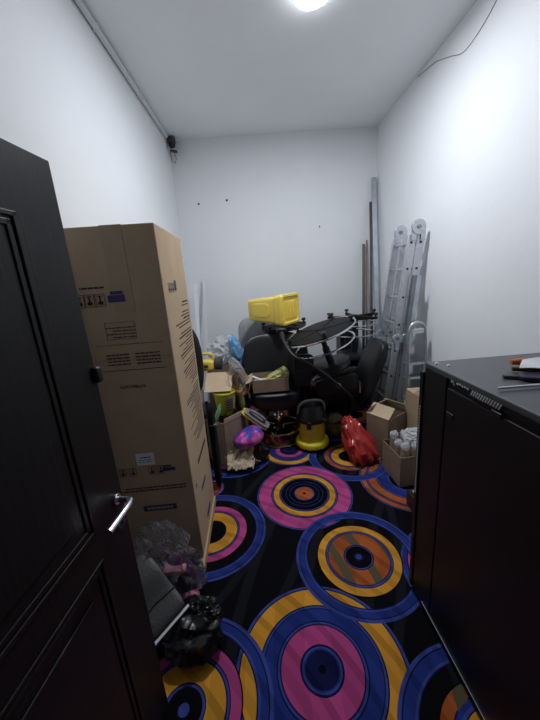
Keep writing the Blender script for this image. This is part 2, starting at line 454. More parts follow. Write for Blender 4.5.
# inner corners of the room, seen from above
BL = (-0.845, 4.39); BR = (1.703, 4.278); FL = (-0.975, -0.03); FR = (1.618, -0.03)
T = 0.12
def wallpoly(name, a, b, out, z0=0, z1=H, mt='wall'):
    a2 = (a[0] + out[0] * T, a[1] + out[1] * T); b2 = (b[0] + out[0] * T, b[1] + out[1] * T)
    g = G().hexa([(*a, z0), (*b, z0), (*b2, z0), (*a2, z0)], [(*a, z1), (*b, z1), (*b2, z1), (*a2, z1)])
    return struct(g.done(name, mt, smooth=False))
struct(G().hexa([(-1.2, -1.2, -0.08), (1.9, -1.2, -0.08), (1.9, 4.6, -0.08), (-1.2, 4.6, -0.08)], [(-1.2, -1.2, 0), (1.9, -1.2, 0), (1.9, 4.6, 0), (-1.2, 4.6, 0)]).done('floor', 'carpet', smooth=False))
struct(G().hexa([(-1.2, -1.2, H), (1.9, -1.2, H), (1.9, 4.6, H), (-1.2, 4.6, H)], [(-1.2, -1.2, H + .1), (1.9, -1.2, H + .1), (1.9, 4.6, H + .1), (-1.2, 4.6, H + .1)]).done('ceiling', 'ceiling', smooth=False))
wallpoly('wall_left', FL, BL, (-1, 0)); wallpoly('wall_right', BR, FR, (1, 0)); wallpoly('wall_back', (BL[0] - T, BL[1] + 0.005), (BR[0] + T, BR[1] - 0.005), (0, 1))
# front wall with the doorway the picture was taken from
g = G()
g.box((-0.81, -0.09, H / 2), (0.36, 0.12, H)); g.box((1.03, -0.09, H / 2), (1.30, 0.12, H)); g.box((-0.125, -0.09, (H + 2.06) / 2), (1.01, 0.12, H - 2.06))
struct(g.done('wall_front', 'dark_front', smooth=False))
g = G()
g.box((-0.615, -0.09, 1.03), (0.03, 0.15, 2.06)); g.box((0.365, -0.09, 1.03), (0.03, 0.15, 2.06)); g.box((-0.125, -0.09, 2.045), (0.95, 0.15, 0.03))
struct(g.done('trim_1', 'door', smooth=False))

# ------------------------------------------------ door
door = bpy.data.objects.new('door_1', None); C.objects.link(door); struct(door)
door.location = (-0.590, 0.024, 0); door.rotation_euler = (0, 0, math.atan2(0.993, 0.118))
W, DH = 0.905, 2.027
G().hexa([(0, 0, 0.008), (W, 0, 0.008), (W, 0.04, 0.008), (0, 0.04, 0.008)], [(0, 0, DH), (W, 0, DH), (W, 0.04, DH), (0, 0.04, DH)]).done('door_leaf', 'door', door, bevel=0.002, smooth=False)
for (z0, z1) in ((1.03, 1.88), (0.20, 0.94)):
    g = G(); x0, x1 = 0.155, 0.752
    for off, hh, wd in ((0.0, 0.006, 0.012), (0.018, 0.004, 0.014)):
        a, b_, c_, d_ = x0 + off, x1 - off, z0 + off, z1 - off
        g.box(((a + b_) / 2, -hh / 2, c_ + wd / 2), (b_ - a, hh, wd)); g.box(((a + b_) / 2, -hh / 2, d_ - wd / 2), (b_ - a, hh, wd))
        g.box((a + wd / 2, -hh / 2, (c_ + d_) / 2), (wd, hh, d_ - c_)); g.box((b_ - wd / 2, -hh / 2, (c_ + d_) / 2), (wd, hh, d_ - c_))
    g.done('panel_moulding', 'door', door, bevel=0.002, smooth=False)
    G().box(((x0 + x1) / 2, -0.003, (z0 + z1) / 2), (x1 - x0 - 0.14, 0.006, z1 - z0 - 0.14)).done('raised_panel', 'door', door, bevel=0.003, smooth=False)
hx, hz = 0.866, 1.052
h_ = G(); h_.cyl((hx, 0, hz), (hx, -0.009, hz), 0.018, n=28); h = h_.done('door_handle', 'chrome', door, bevel=0.001)
g = G(); g.tube([(hx, -0.008, hz), (hx, -0.04, hz), (hx - 0.006, -0.053, hz), (hx - 0.022, -0.058, hz), (hx - 0.05, -0.058, hz - .001), (hx - 0.135, -0.056, hz - 0.002)], [0.0095, 0.0095, 0.0105, 0.0105, 0.0095, 0.0105], 12)
g.done('lever', 'chrome', h)
g = G(); g.cyl((hx, 0, hz - 0.085), (hx, -0.006, hz - 0.085), 0.022, n=24); g.box((hx, -0.008, hz - 0.085), (0.005, 0.006, 0.018)); g.done('keyhole_plate', 'darkp', door)
g = G(); g.box((W - 0.004, 0.02, 1.46), (0.03, 0.075, 0.05)); g.box((W + 0.01, 0.058, 1.445), (0.035, 0.03, 0.08)); g.done('door_stop_catch', 'blackp', door, bevel=0.008)
for z in (0.25, 1.0, 1.8): G().cyl((0, 0.0, z), (0, 0.0, z + 0.1), 0.008, n=10).done('hinge', 'chrome', door)

# ------------------------------------------------ ceiling lamp
lamp = thing('ceiling_lamp', 'round lit white lamp flush on the ceiling', 'lamp', LAMP)
G().lathe([(0.0001, 0.0), (0.122, 0.0), (0.122, -0.012), (0.116, -0.018), (0.0001, -0.018)], n=48).done('housing', 'white', lamp)
G().lathe([(0.0001, -0.014), (0.114, -0.014), (0.112, -0.028), (0.09, -0.038), (0.05, -0.042), (0.0001, -0.043)], n=48).done('diffuser', 'glow', lamp)
ld = bpy.data.lights.new('lamp_light', 'AREA'); ld.shape = 'DISK'; ld.size = 0.18; ld.energy = LAMP_W; ld.color = (0.915, 0.955, 1.0)
lo = bpy.data.objects.new('lamp_light', ld); C.objects.link(lo); lo.parent = lamp; lo.location = (0, 0, -0.047)

# ------------------------------------------------ conduit, cctv, wires, wall marks
def lerp(a, b, t): return tuple(a[i] + (b[i] - a[i]) * t for i in range(len(a)))
pa = (-0.975 + 0.028, -0.02, 3.372); pb = (-0.850 + 0.022, 4.19, 3.372)
cd = thing('cable_conduit', 'white pipe running along the left edge of the ceiling', 'pipe', pa)
va = Vector(pb) - Vector(pa)
G().cyl((0, 0, 0), va, 0.020, n=16).done('pipe', 'white', cd)
for t in (0.15, 0.45, 0.62, 0.8, 0.95):
    q = va * t; G().box((q.x - .004, q.y, q.z + 0.004), (0.046, 0.022, 0.046)).done('clip', 'white', cd, bevel=0.004)
cc = thing('security_camera', 'small dark dome camera high in the back left corner', 'security camera', (-0.79, 4.27, 3.335))
G().lathe([(0, 0.05), (0.045, 0.05), (0.048, 0.03), (0.0481, 0.0), (0.045, -0.01), (0.0001, -0.01)], n=28).done('base', 'darkp', cc)
G().lathe([(0.041, -0.01), (0.040, -0.03), (0.030, -0.05), (0.0001, -0.062)], n=28).done('dome', 'blackp', cc)
g = G(); g.box((0.012, 0.02, -0.085), (0.075, 0.05, 0.022), rot=ry(12)); g.done('bracket', 'darkp', cc, bevel=0.006)
G().tube([(-0.02, 0.05, 0.02), (-0.04, 0.06, -0.08), (-0.035, 0.06, -0.17), (0.0, 0.06, -0.20), (0.02, 0.06, -0.15), (0.01, 0.04, -0.09)], 0.004, 6).done('cable', 'greyp', cc)
wr = G(); pts = []
ctrl = [(1.655, 1.9, 3.385), (1.660, 2.2, 3.33), (1.664, 2.42, 3.22), (1.669, 2.62, 3.18), (1.672, 2.80, 3.25), (1.675, 3.02, 3.335), (1.678, 3.3, 3.385)]
pts = smooth_path(ctrl, 8)
wr.tube(pts, 0.0035, 6); tag(wr.done('wall_wire', 'grey_film'), 'thin grey wire drooping high on the right wall', 'wire')
def yb(x): return 4.39 + (x + 0.845) * (4.278 - 4.39) / 2.548
for (x, z, lab, r_) in ((-0.57, 2.68, 'left one of two dark screw holes high on the back wall', 0.012), (-0.21, 2.70, 'right one of two dark screw holes high on the back wall', 0.014), (0.96, 2.31, 'lone dark screw hole in the back wall, right of centre', 0.009)):
    g = G(); y = yb(x); g.lathe([(0.0001, 0.0), (r_ * .5, 0.0), (r_, 0.004), (r_ * .8, 0.010), (0.0001, 0.010)], c=(x, y + 0.001, z), n=12, mtx=rx(90)); tag(g.done('wall_plug', 'hole'), lab, 'wall plug')
def xr(y): return 1.618 + (y + 0.03) * (1.703 - 1.618) / 4.308
hk = G(); hk.tube([(xr(1.62) + .002, 1.62, 2.05), (xr(1.62) - 0.03, 1.62, 2.055), (xr(1.62) - 0.035, 1.62, 2.02), (xr(1.62) - 0.02, 1.62, 2.0)], 0.005, 8)
tag(hk.done('wall_hook', 'white'), 'small white hook on the right wall above the rack', 'hook')

# ------------------------------------------------ server rack
rk = thing('server_rack', 'tall black steel server rack cabinet in the right foreground', 'cabinet', (1.043, 0.82, 0))
X0, X1, Y0, Y1, Z1 = -0.300, 0.300, -0.47, 0.466, 1.296
G().box((0, -0.002, 0.655), (0.584, 0.92, 1.23)).done('body', 'rack', rk, bevel=0.003, smooth=False)
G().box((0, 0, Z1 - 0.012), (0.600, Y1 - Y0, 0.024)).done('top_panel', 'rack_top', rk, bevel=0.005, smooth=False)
G().box((X0 + 0.006, -0.085, 0.64), (0.012, 0.77, 1.19)).done('side_panel', 'rack', rk, bevel=0.003, smooth=False)
G().box((X1 - 0.006, -0.085, 0.64), (0.012, 0.77, 1.19)).done('side_panel', 'rack', rk, bevel=0.003, smooth=False)
G().box((X0 + 0.006, 0.385, 0.655), (0.012, 0.155, 1.24)).done('corner_post', 'rack', rk, bevel=0.003, smooth=False)
fd = G().box((0, Y1 + 0.014, 0.64), (0.612, 0.028, 1.22)).done('door', 'rack', rk, bevel=0.004, smooth=False)
g = G()
for i in range(34): g.box((X0 - 0.0075, Y1 + 0.010, 0.62 + i * 0.014), (0.002, 0.008, 0.005))
g.done('vent_holes', 'slot', fd, smooth=False, label='column of tiny pale vent holes')
for y in (0.270, 0.045):
    lt = G().box((X0 - 0.002, y, 1.13 if y > .2 else 1.235), (0.006, 0.045, 0.02)).done('latch', 'blackp', rk, bevel=0.003)
g = G()
for i in range(12): g.box((X0 - 0.0008, 0.035 + i * 0.0115, 1.264), (0.003, 0.0045, 0.020), rot=rx(24))
g.done('vent_slots', 'slot', rk, smooth=False, label='row of slanted vent slots under the top edge, light through them painted pale')
g = G()
for i in range(5): g.box((X0 - 0.0008, 0.185 + i * 0.014, 1.270 + 0.002 * (i % 2)), (0.003, 0.008, 0.005), rot=rx(18))
g.box((X0 - 0.0008, 0.262, 1.266), (0.003, 0.004, 0.018), rot=rx(-25)); g.box((X0 - 0.0008, 0.274, 1.27), (0.003, 0.006, 0.010))
g.done('scratches', 'slot', rk, smooth=False, label='bare metal scratches under the top edge')
G().box((0, 0, 0.02), (0.592, 0.92, 0.04)).done('plinth', 'rack', rk, smooth=False)
G().box((X0 - 0.0015, -0.05, 0.043), (0.003, 0.84, 0.004)).done('sill_edge', 'galvd', rk, smooth=False)
for x, y in ((-0.27, 0.43), (-0.245, 0.385)):
    G().lathe([(0.0001, 0.006), (0.006, 0.005), (0.009, 0.0), (0.0091, -0.002)], c=(x, y, Z1), n=14).done('screw_cap', 'chrome', rk)
# things lying on the rack
zt = Z1
pl = thing('combination_pliers', 'pliers with orange and black grips on top of the server rack', 'pliers', (0.972, 1.085, zt + 0.012), (0, 0, R(-22)))
g = G(); g.tube([(0.0, 0.02, 0.016), (0.05, 0.026, 0.018), (0.10, 0.022, 0.016), (0.15, 0.010, 0.014)], [0.010, 0.015, 0.013, 0.008], 10); g.done('upper_handle', 'orange', pl)
g = G(); g.tube([(-0.01, -0.025, 0.002), (0.05, -0.030, 0.003), (0.10, -0.024, 0.003), (0.15, -0.006, 0.006)], [0.008, 0.011, 0.010, 0.008], 10); g.done('lower_handle', 'brownrub', pl)
g = G(); g.box((0.18, 0.0, 0.008), (0.07, 0.022, 0.012)); g.done('jaws', 'galvd', pl, bevel=0.003)
pc = thing('tool_pouch', 'flat dark navy tool pouch under papers on the server rack', 'pouch', (0.975, 0.955, zt + 0.001), (0, 0, R(-30)))
def pouch(q):
    return q
g = G(); g.rbox((0.07, 0.0, 0.010), (0.28, 0.075, 0.020), p=5, rot=rz(-3)); g.done('body', 'navy', pc)
g = G(); g.box((-0.075, 0.006, 0.006), (0.08, 0.022, 0.010), rot=rz(4)); g.done('strap', 'blackp', pc, bevel=0.003)
pp = thing('paper_sheet', 'crumpled white paper lying on the tool pouch on the rack', 'paper', (0.985, 1.005, zt + 0.026), (0, 0, R(-32)))
g = G(); g.sheet(lambda u, v: (-0.05 + 0.26 * u + 0.02 * v, -0.03 + 0.075 * v, 0.010 + 0.008 * math.sin(u * 7) * v + 0.016 * v + .004 * math.sin(9 * u + 5 * v)), 16, 8, 0.002); g.done('sheet', 'paper', pp)
g = G(); g.sheet(lambda u, v: (0.03 + 0.2 * u, 0.048 + 0.05 * v, 0.034 + 0.010 * math.sin(u * 6 + 1) * v - 0.02 * v), 14, 6, 0.002); g.done('sheet', 'paper', pp)
sd = thing('screwdriver', 'long steel screwdriver shaft pointing left across the rack top', 'screwdriver', (0.79, 0.905, zt + 0.010), (0, 0, R(-2)))
G().tube([(-0.02, 0, 0.0), (0.0, 0, 0), (0.20, 0.0, 0.002)], [0.004, 0.0045, 0.0045], 10).done('shaft', 'chrome', sd)
G().lathe([(0.0001, 0), (0.010, 0.003), (0.014, 0.02), (0.012, 0.05), (0.016, 0.09), (0.0001, 0.1)], c=(0.19, 0, 0.006), n=16, mtx=ry(90)).done('handle', 'orange', sd)

# ------------------------------------------------ tall cardboard box on its wooden skid
bx = thing('tall_cardboard_box', 'tall brown printed cardboard box standing behind the open door', 'box', (-0.645, 1.875, 0.072))
bw, bd, bh = 0.44, 0.576, 1.918
lx, hx_, ly, hy = -bw / 2, bw / 2, -bd / 2, bd / 2
G().box((0, 0, bh / 2), (bw, bd, bh)).done('carton', 'card', bx, bevel=0.006, smooth=False)
G().box((0.02, ly - 0.0008, bh - 0.20), (0.10, 0.0016, 0.40)).done('tape_strip', 'tape', bx, smooth=False)
G().box((0.02, 0, bh + 0.0006), (0.10, bd, 0.0016)).done('tape_strip', 'tape', bx, smooth=False)
G().box((0.0, ly - 0.001, bh - 0.635), (bw - 0.004, 0.0025, 0.003)).done('fold_seam', 'tape', bx, smooth=False)
def mfront(x, z, flip=True):   # print on the face towards the door; world x, z
    m_ = Matrix.Translation((x + 0.645, ly - 0.0024, z - 0.072)) @ Matrix.Rotation(R(90), 4, 'X')
    return m_ @ Matrix.Rotation(R(180), 4, 'Z') if flip else m_
def mside(y, z, flip=True):
    m_ = Matrix.Translation((hx_ + 0.0006, y - 1.875, z - 0.072)) @ Matrix.Rotation(R(90), 4, 'Z') @ Matrix.Rotation(R(90), 4, 'X')
    return m_ @ Matrix.Rotation(R(180), 4, 'Z') if flip else m_
def plate(g, m_, x, y, w_, h_):
    s_ = 0.0003
    v = [g.b.verts.new(m_ @ Vector(p)) for p in ((x - w_ / 2, y - h_ / 2, s_), (x + w_ / 2, y - h_ / 2, s_), (x + w_ / 2, y + h_ / 2, s_), (x - w_ / 2, y + h_ / 2, s_))]
    v2 = [g.b.verts.new(m_ @ Vector(p)) for p in ((x - w_ / 2, y - h_ / 2, -s_), (x + w_ / 2, y - h_ / 2, -s_), (x + w_ / 2, y + h_ / 2, -s_), (x - w_ / 2, y + h_ / 2, -s_))]
    for f in ((0, 1, 2, 3),): g.b.faces.new([v[i] for i in f])
    g.b.faces.new(v2[::-1])
    for i in range(4): g.b.faces.new((v[i], v2[i], v2[(i + 1) % 4], v[(i + 1) % 4]))
def frame(g, m_, x, y, w_, h_, t=0.002):
    plate(g, m_, x, y - h_ / 2, w_, t); plate(g, m_, x, y + h_ / 2, w_, t); plate(g, m_, x - w_ / 2, y, t, h_); plate(g, m_, x + w_ / 2, y, t, h_)
rnd = random.Random(5)
def words(g, m_, x0, x1, y, h_, rn=rnd):
    x = x0
    while x < x1:
        w_ = rn.uniform(0.008, 0.028); w_ = min(w_, x1 - x)
        plate(g, m_, x + w_ / 2, y, w_, h_); x += w_ + 0.004
def icons(mf, xs, z, sz, col='ink'):
    g = G()
    for i, x in enumerate(xs):
        m_ = mf(x, z); frame(g, m_, 0, 0, sz, sz * 1.35, 0.0022)
        k = i % 3
        if k == 0:
            plate(g, m_, 0, -sz * .05, sz * .14, sz * .8); plate(g, m_, 0, -sz * .45, sz * .5, sz * .1); plate(g, m_, 0, sz * .3, sz * .55, sz * .35)
        elif k == 1:
            plate(g, m_, -sz * .2, 0, sz * .12, sz * .8); plate(g, m_, sz * .2, 0, sz * .12, sz * .8); plate(g, m_, -sz * .2, sz * .4, sz * .3, sz * .14); plate(g, m_, sz * .2, sz * .4, sz * .3, sz * .14)
        else:
            for a in range(10):
                c_ = (math.cos(a * .628) * sz * .28, math.sin(a * .628) * sz * .28); plate(g, m_, c_[0], c_[1], sz * .2, sz * .2)
    return g
for q in (-0.832, -0.784, -0.733): icons(mfront, (q,), 1.655, 0.044).done('handling_symbol', 'ink', bx, smooth=False)
g = G(); mm = mfront(-0.655, 1.668); plate(g, mm, 0, 0.010, 0.082, 0.034); plate(g, mm, -0.004, -0.018, 0.060, 0.016); g.done('brand_block', 'ink_blue', bx, smooth=False, label='blue printed block')
g = G(); words(g, mfront(-0.76, 1.715), -0.055, 0.06, 0, 0.008); g.done('print_line', 'ink', bx, smooth=False)
g = G(); mm = mfront(-0.664, 1.50); frame(g, mm, 0, 0, 0.145, 0.085, 0.0016)
for k in range(4): words(g, mm, -0.068, 0.04 + 0.03 * (k % 2), 0.028 - k * 0.016 + .004, 0.005)
g.done('print_panel', 'ink', bx, smooth=False)
g = G(); mm = mfront(-0.635, 1.305); plate(g, mm, 0, 0.01, 0.33, 0.003)
for k in range(4):
    words(g, mm, -0.145, -0.02, -0.022 - k * 0.017, 0.006); words(g, mm, 0.01, 0.125, -0.022 - k * 0.017, 0.006)
plate(g, mm, 0, -0.125, 0.33, 0.002)
g.done('print_panel', 'ink', bx, smooth=False)
text_mesh('warning_print', 'ATTENTION', 0.024, mfront(-0.655, 1.205), 'ink', bx)
g = G(); mm = mfront(-0.665, 0.775, False); plate(g, mm, 0.0, 0, 0.100, 0.075); lb = g.done('white_label', 'paper', bx, smooth=False)
g = G(); mm = mm @ Matrix.Translation((0, 0, 0.0005))
words(g, mm, -0.025, 0.03, 0.010, 0.007); words(g, mm, -0.04, 0.04, -0.006, 0.003); words(g, mm, -0.04, 0.03, -0.018, 0.003); g.done('label_print', 'ink', lb, smooth=False)
for q in (-0.80, -0.745, -0.64, -0.59): icons(mfront, (q,), 0.700, 0.036).done('handling_symbol', 'ink', bx, smooth=False)
g = G(); mm = mfront(-0.545, 0.706); plate(g, mm, 0, 0.006, 0.07, 0.022); plate(g, mm, 0.008, -0.014, 0.045, 0.010); g.done('brand_block', 'ink_blue', bx, smooth=False)
g = G(); mm = mfront(-0.645, 0.575); words(g, mm, -0.18, 0.19, 0.0, 0.007); words(g, mm, -0.18, 0.16, -0.018, 0.007); g.done('print_line', 'ink', bx, smooth=False)
g = G(); plate(g, mfront(-0.632, 0.452), 0, 0, 0.19, 0.036); bb_ = g.done('dark_print_bar', 'ink_blue', bx, smooth=False)
mm = mfront(-0.632, 0.452) @ Matrix.Translation((0, 0, 0.0006)); g = G(); words(g, mm, -0.075, 0.075, 0, 0.014); g.done('bar_lettering', 'tape', bb_, smooth=False)
# side print
for q in (1.70, 1.745, 1.79): icons(mside, (q,), 1.69, 0.034).done('handling_symbol', 'ink', bx, smooth=False)
g = G(); plate(g, mside(1.84, 1.70), 0, 0, 0.045, 0.055); g.done('brand_block', 'ink_blue', bx, smooth=False)
for ks in (range(0, 2), range(3, 8), range(9, 17), range(18, 27), range(28, 46)):
    g = G()
    for k in ks:
        z = 1.60 - k * 0.0195
        mm = mside(1.92, z); L_ = rnd.uniform(0.08, 0.24) if k < 6 else rnd.uniform(0.15, 0.40)
        words(g, mm, -0.20, -0.20 + L_, 0, 0.0065 if k % 5 else 0.009)
    g.done('print_paragraph', 'ink', bx, smooth=False)
g = G(); words(g, mside(1.93, 0.600), -0.15, 0.15, 0, 0.026); g.done('print_line', 'ink', bx, smooth=False)
for y, z, w2, h2 in ((1.86, 0.40, 0.15, 0.03), (1.90, 0.15, 0.14, 0.04), (1.66, 0.52, 0.02, 0.03)):
    g = G(); plate(g, mside(y, z), 0, 0, w2, h2); g.done('brand_block', 'ink_blue', bx, smooth=False)
sk = thing('wooden_skid', 'pale wooden skid under the tall cardboard box', 'pallet', (-0.645, 1.875, 0))
for x, e in ((0.202, 0.040), (-0.190, 0.0)):
    G().box((x, -e / 2 - 0.01, 0.028), (0.052, bd + 0.02 + e, 0.056)).done('runner', 'pine', sk, bevel=0.004, smooth=False)
for y in (-0.22, 0.0, 0.22): G().box((0, y, 0.064), (0.42, 0.08, 0.015)).done('cross_board', 'pine', sk, bevel=0.002, smooth=False)

# ================================================ the pile at the back
def open_carton(name, label, loc, rot, w_, d_, h_, flaps=(), material='card2', flapmat='card_light', t=0.005, group=None):
    """open box: local x width, y depth; flaps = list of (side, length, angle from vertical outwards)"""
    o = thing(name, label, 'box', loc, (0, 0, R(rot)), group)
    g = G()
    g.box((0, 0, t / 2), (w_, d_, t))
    g.box((0, -d_ / 2 + t / 2, h_ / 2), (w_, t, h_)); g.box((0, d_ / 2 - t / 2, h_ / 2), (w_, t, h_))
    g.box((-w_ / 2 + t / 2, 0, h_ / 2), (t, d_, h_)); g.box((w_ / 2 - t / 2, 0, h_ / 2), (t, d_, h_))
    g.done('carton', material, o, smooth=False)
    for side, L_, ang in flaps:
        a = R(ang); s_, c_ = math.sin(a) * L_, math.cos(a) * L_
        if side == 'front': q = [(-w_ / 2, -d_ / 2, h_), (w_ / 2, -d_ / 2, h_)]; off = (0, -s_, c_)
        if side == 'back': q = [(w_ / 2, d_ / 2, h_), (-w_ / 2, d_ / 2, h_)]; off = (0, s_, c_)
        if side == 'left': q = [(-w_ / 2, d_ / 2, h_), (-w_ / 2, -d_ / 2, h_)]; off = (-s_, 0, c_)
        if side == 'right': q = [(w_ / 2, -d_ / 2, h_), (w_ / 2, d_ / 2, h_)]; off = (s_, 0, c_)
        A, B = Vector(q[0]), Vector(q[1]); O = Vector(off)
        ins = (B - A).normalized() * 0.008
        G().sheet(lambda u, v: (A + (B - A) * u + ins * (1 - 2 * u) * v + O * v + Vector((0, 0, -0.004 * math.sin(v * 3)))), 3, 4, 0.004).done('flap', flapmat, o, smooth=False)
    return o

# ---- barber chair with the gold base
ch = thing('barber_chair', 'black barber chair on round gold base, open carton on its seat', 'chair', (0.185, 3.12, 0))
G().lathe([(0.0001, 0.0), (0.252, 0.0), (0.256, 0.010), (0.250, 0.022), (0.20, 0.026), (0.12, 0.040), (0.07, 0.055), (0.06, 0.12), (0.0001, 0.12)], n=64).done('base_plate', 'gold_dark', ch)
G().ring((0, 0, 0.014), 0.252, 0.009, n=64).done('base_rim', 'gold', ch)
G().ring((0, 0, 0.140), 0.238, 0.010, n=64).done('foot_ring', 'gold', ch)
G().lathe([(0.232, 0.02), (0.222, 0.06), (0.226, 0.10), (0.236, 0.14), (0.230, 0.14), (0.220, 0.10), (0.216, 0.06), (0.224, 0.02)], n=64).done('base_drum', 'gold_dark', ch)
for a in (15, 135, 255): G().cyl((0.05 * math.cos(R(a)), 0.05 * math.sin(R(a)), 0.135), (0.232 * math.cos(R(a)), 0.232 * math.sin(R(a)), 0.135), 0.007, n=10).done('ring_spoke', 'gold', ch)
G().cyl((0, 0, 0.10), (0, 0, 0.27), 0.045, n=28).cyl((0, 0, 0.26), (0, 0, 0.40), 0.03, n=28).done('column', 'chrome', ch)
g = G(); g.box((0, 0, 0.40), (0.34, 0.34, 0.03)); g.done('seat_plate', 'blackp', ch, bevel=0.005)
def cush(q): return Vector((q.x * (1 - 0.10 * max(0, -q.y / 0.27)), q.y, q.z + 0.02 * (q.x / 0.28) ** 2))
G().rbox((-0.02, 0.0, 0.515), (0.53, 0.54, 0.185), p=5.5, fn=cush).done('seat', 'leather', ch)
G().tube(smooth_path([(-0.25, -0.20, 0.575), (-0.19, -0.262, 0.582), (-0.02, -0.275, 0.582), (0.16, -0.262, 0.582), (0.22, -0.20, 0.575)], 6), 0.006, 8).done('piping', 'leather2', ch)
def backf(q):
    k = 1 - 0.14 * max(0, q.z / 0.26) ** 2
    return Vector((q.x * k, q.y - 0.06 * (q.x / 0.28) ** 2, q.z + 0.02 * (1 - (q.x / 0.28) ** 2)))
bkr = G(); bkr.rbox((0.025, 0.22, 0.86), (0.70, 0.12, 0.50), p=4.6, fn=backf, rot=rx(-16)); bkr.done('backrest', 'leather', ch)
for sx in (-1, 1):
    G().rbox((-0.02 + sx * 0.292, 0.10, 0.64), (0.045, 0.36, 0.04), p=4).done('armrest', 'leather', ch)
    G().tube([(-0.02 + sx * 0.20, 0.16, 0.41), (-0.02 + sx * 0.292, 0.18, 0.52), (-0.02 + sx * 0.292, 0.14, 0.63)], 0.012, 8).done('arm_support', 'blackp', ch)

sc = open_carton('open_carton', 'shallow open carton of yellowish packets on the barber chair seat', (0.118, 3.01, 0.618), 0, 0.36, 0.26, 0.135, (('left', 0.07, 115),), material='card2')
pk = thing('yellow_packet', 'crumpled pale yellow packet sticking out of the carton on the chair', 'packet', (0.20, 3.01, 0.70))
G().rbox((0, 0, 0.05), (0.24, 0.15, 0.12), p=5, rot=ry(-20), fn=lambda q: Vector((q.x, q.y, q.z * (0.45 + 2.4 * (q.x + 0.12)))) * (1 - 0.30 * abs(noise.noise(q * 16)) - 0.12 * abs(noise.noise(q * 40)))).done('film', 'olive', pk)
pr = thing('paper_roll', 'white paper leaflet lying in the carton on the chair seat', 'paper', (0.0, 3.0, 0.70))
G().box((0, 0, 0.03), (0.13, 0.05, 0.012), rot=ry(28)).done('sheet', 'paper', pr, bevel=0.003)
pr2 = thing('packet', 'brown paper packet flat in the carton on the chair seat', 'packet', (0.10, 3.07, 0.645))
G().rbox((0, 0, 0.03), (0.30, 0.10, 0.06), p=4).done('wrapper', 'card_light', pr2)

# ---- grey wrapped chair at the back
gc = thing('wrapped_chair', 'salon chair with rounded back under frosted grey film, behind barber chair', 'chair', (0.05, 3.87, 0))
G().rbox((0, 0, 1.04), (0.50, 0.14, 0.44), p=3.2, rot=rx(-8)).done('backrest', 'grey_film', gc)
G().rbox((-0.04, -0.20, 0.70), (0.34, 0.40, 0.12), p=4).done('seat', 'leather2', gc)
G().cyl((0.03, -0.2, 0.03), (0.03, -0.2, 0.66), 0.03).done('column', 'blackp', gc)
G().lathe([(0.0001, 0), (0.22, 0), (0.22, 0.012), (0.05, 0.035), (0.0001, 0.035)], c=(0.03, -0.2, 0), n=40).done('base', 'blackp', gc)
G().tube([(0, 0.02, 0.70), (0, 0.05, 0.9)], 0.018, 10).done('back_bar', 'blackp', gc)

# ---- upside-down drafting stools with chrome foot rings
def stool(label, loc, rot, R0=0.30, col=0.46, ringr=(0.235, 0.18), arms=5, seat=True, a_off=0, pan=False, ring2=True):
    o = thing('drafting_stool', label, 'stool', loc, rot, None)
    # local z up = towards the star base (stool stands on its head)
    if seat:
        G().lathe([(0.0001, -0.09), (0.15, -0.09), (0.185, -0.075), (0.195, -0.045), (0.185, -0.012), (0.15, 0.0), (0.0001, 0.0)], n=40).done('seat', 'leather', o)
    G().cyl((0, 0, 0), (0, 0, col), 0.026, n=20).cyl((0, 0, 0), (0, 0, col * .45), 0.036, n=20).done('gas_column', 'blackp', o)
    g = G(); g.cyl((0, 0, col - 0.05), (0, 0, col + 0.02), 0.045, n=24)
    for k in range(arms):
        a = R(a_off + k * 360 / arms); u = Vector((math.cos(a), math.sin(a), 0)); v = Vector((-math.sin(a), math.cos(a), 0)); z = Vector((0, 0, 1))
        A = [u * 0.03 + v * 0.028, u * 0.03 - v * 0.028, u * R0 - v * 0.018, u * R0 + v * 0.018]
        g.hexa([p + z * (col - 0.045 if i < 2 else col - 0.012) for i, p in enumerate(A)], [p + z * (col + 0.012 if i < 2 else col + 0.012) for i, p in enumerate(A)])
    g.done('star_base', 'matt_black', o, bevel=0.004)
    for k in range(arms):
        a = R(a_off + k * 360 / arms); x, y = math.cos(a) * (R0 - 0.02), math.sin(a) * (R0 - 0.02)
        G().cyl((x, y, col + 0.01), (x, y, col + 0.035), 0.010, n=12).lathe([(0.0001, 0.028), (0.022, 0.030), (0.026, 0.042), (0.020, 0.056), (0.0001, 0.058)], c=(x, y, col), n=16).done('foot_glide', 'blackp', o)
    for zz, rr in zip((col - (0.012 if pan else 0.08), col - (0.15 if pan else 0.20)) if ring2 else (col - 0.1,), ringr):
        q = G().ring((0, 0, zz), rr, 0.009, n=56).done('foot_ring', 'chrome', o)
        for k in range(2 if zz > col - 0.15 and not pan else 0):
            a = R(40 + k * 120); G().cyl((0.02 * math.cos(a), 0.02 * math.sin(a), zz), (rr * math.cos(a), rr * math.sin(a), zz), 0.0055, n=8).done('ring_spoke', 'chrome', q)
    if pan:
        G().lathe([(0.06, col - 0.02), (R0 * .93, col - 0.012), (R0 * .96, col - 0.004), (R0 * .9, col + 0.006), (0.06, col + 0.006)], n=48).done('base_shell', 'matt_black', o)
    return o
stool('upside down black stool with level star base, farthest right of the stools', (1.20, 3.64, 0.768), (R(1), R(-1), 0), 0.31, 0.43, (0.25, 0.25), a_off=18)
stool('upside down black stool with tilted dished base and wide chrome ring, middle of the stools', (0.735, 2.97, 0.86), (R(2), R(-18), 0), 0.34, 0.34, (0.346, 0.30), a_off=50, pan=True)
stool('upside down black stool right beside the yellow storage bin, leftmost of the stools', (0.37, 3.58, 0.74), (R(3), R(-4), 0), 0.27, 0.42, (0.10,), a_off=10, ring2=False, pan=True)

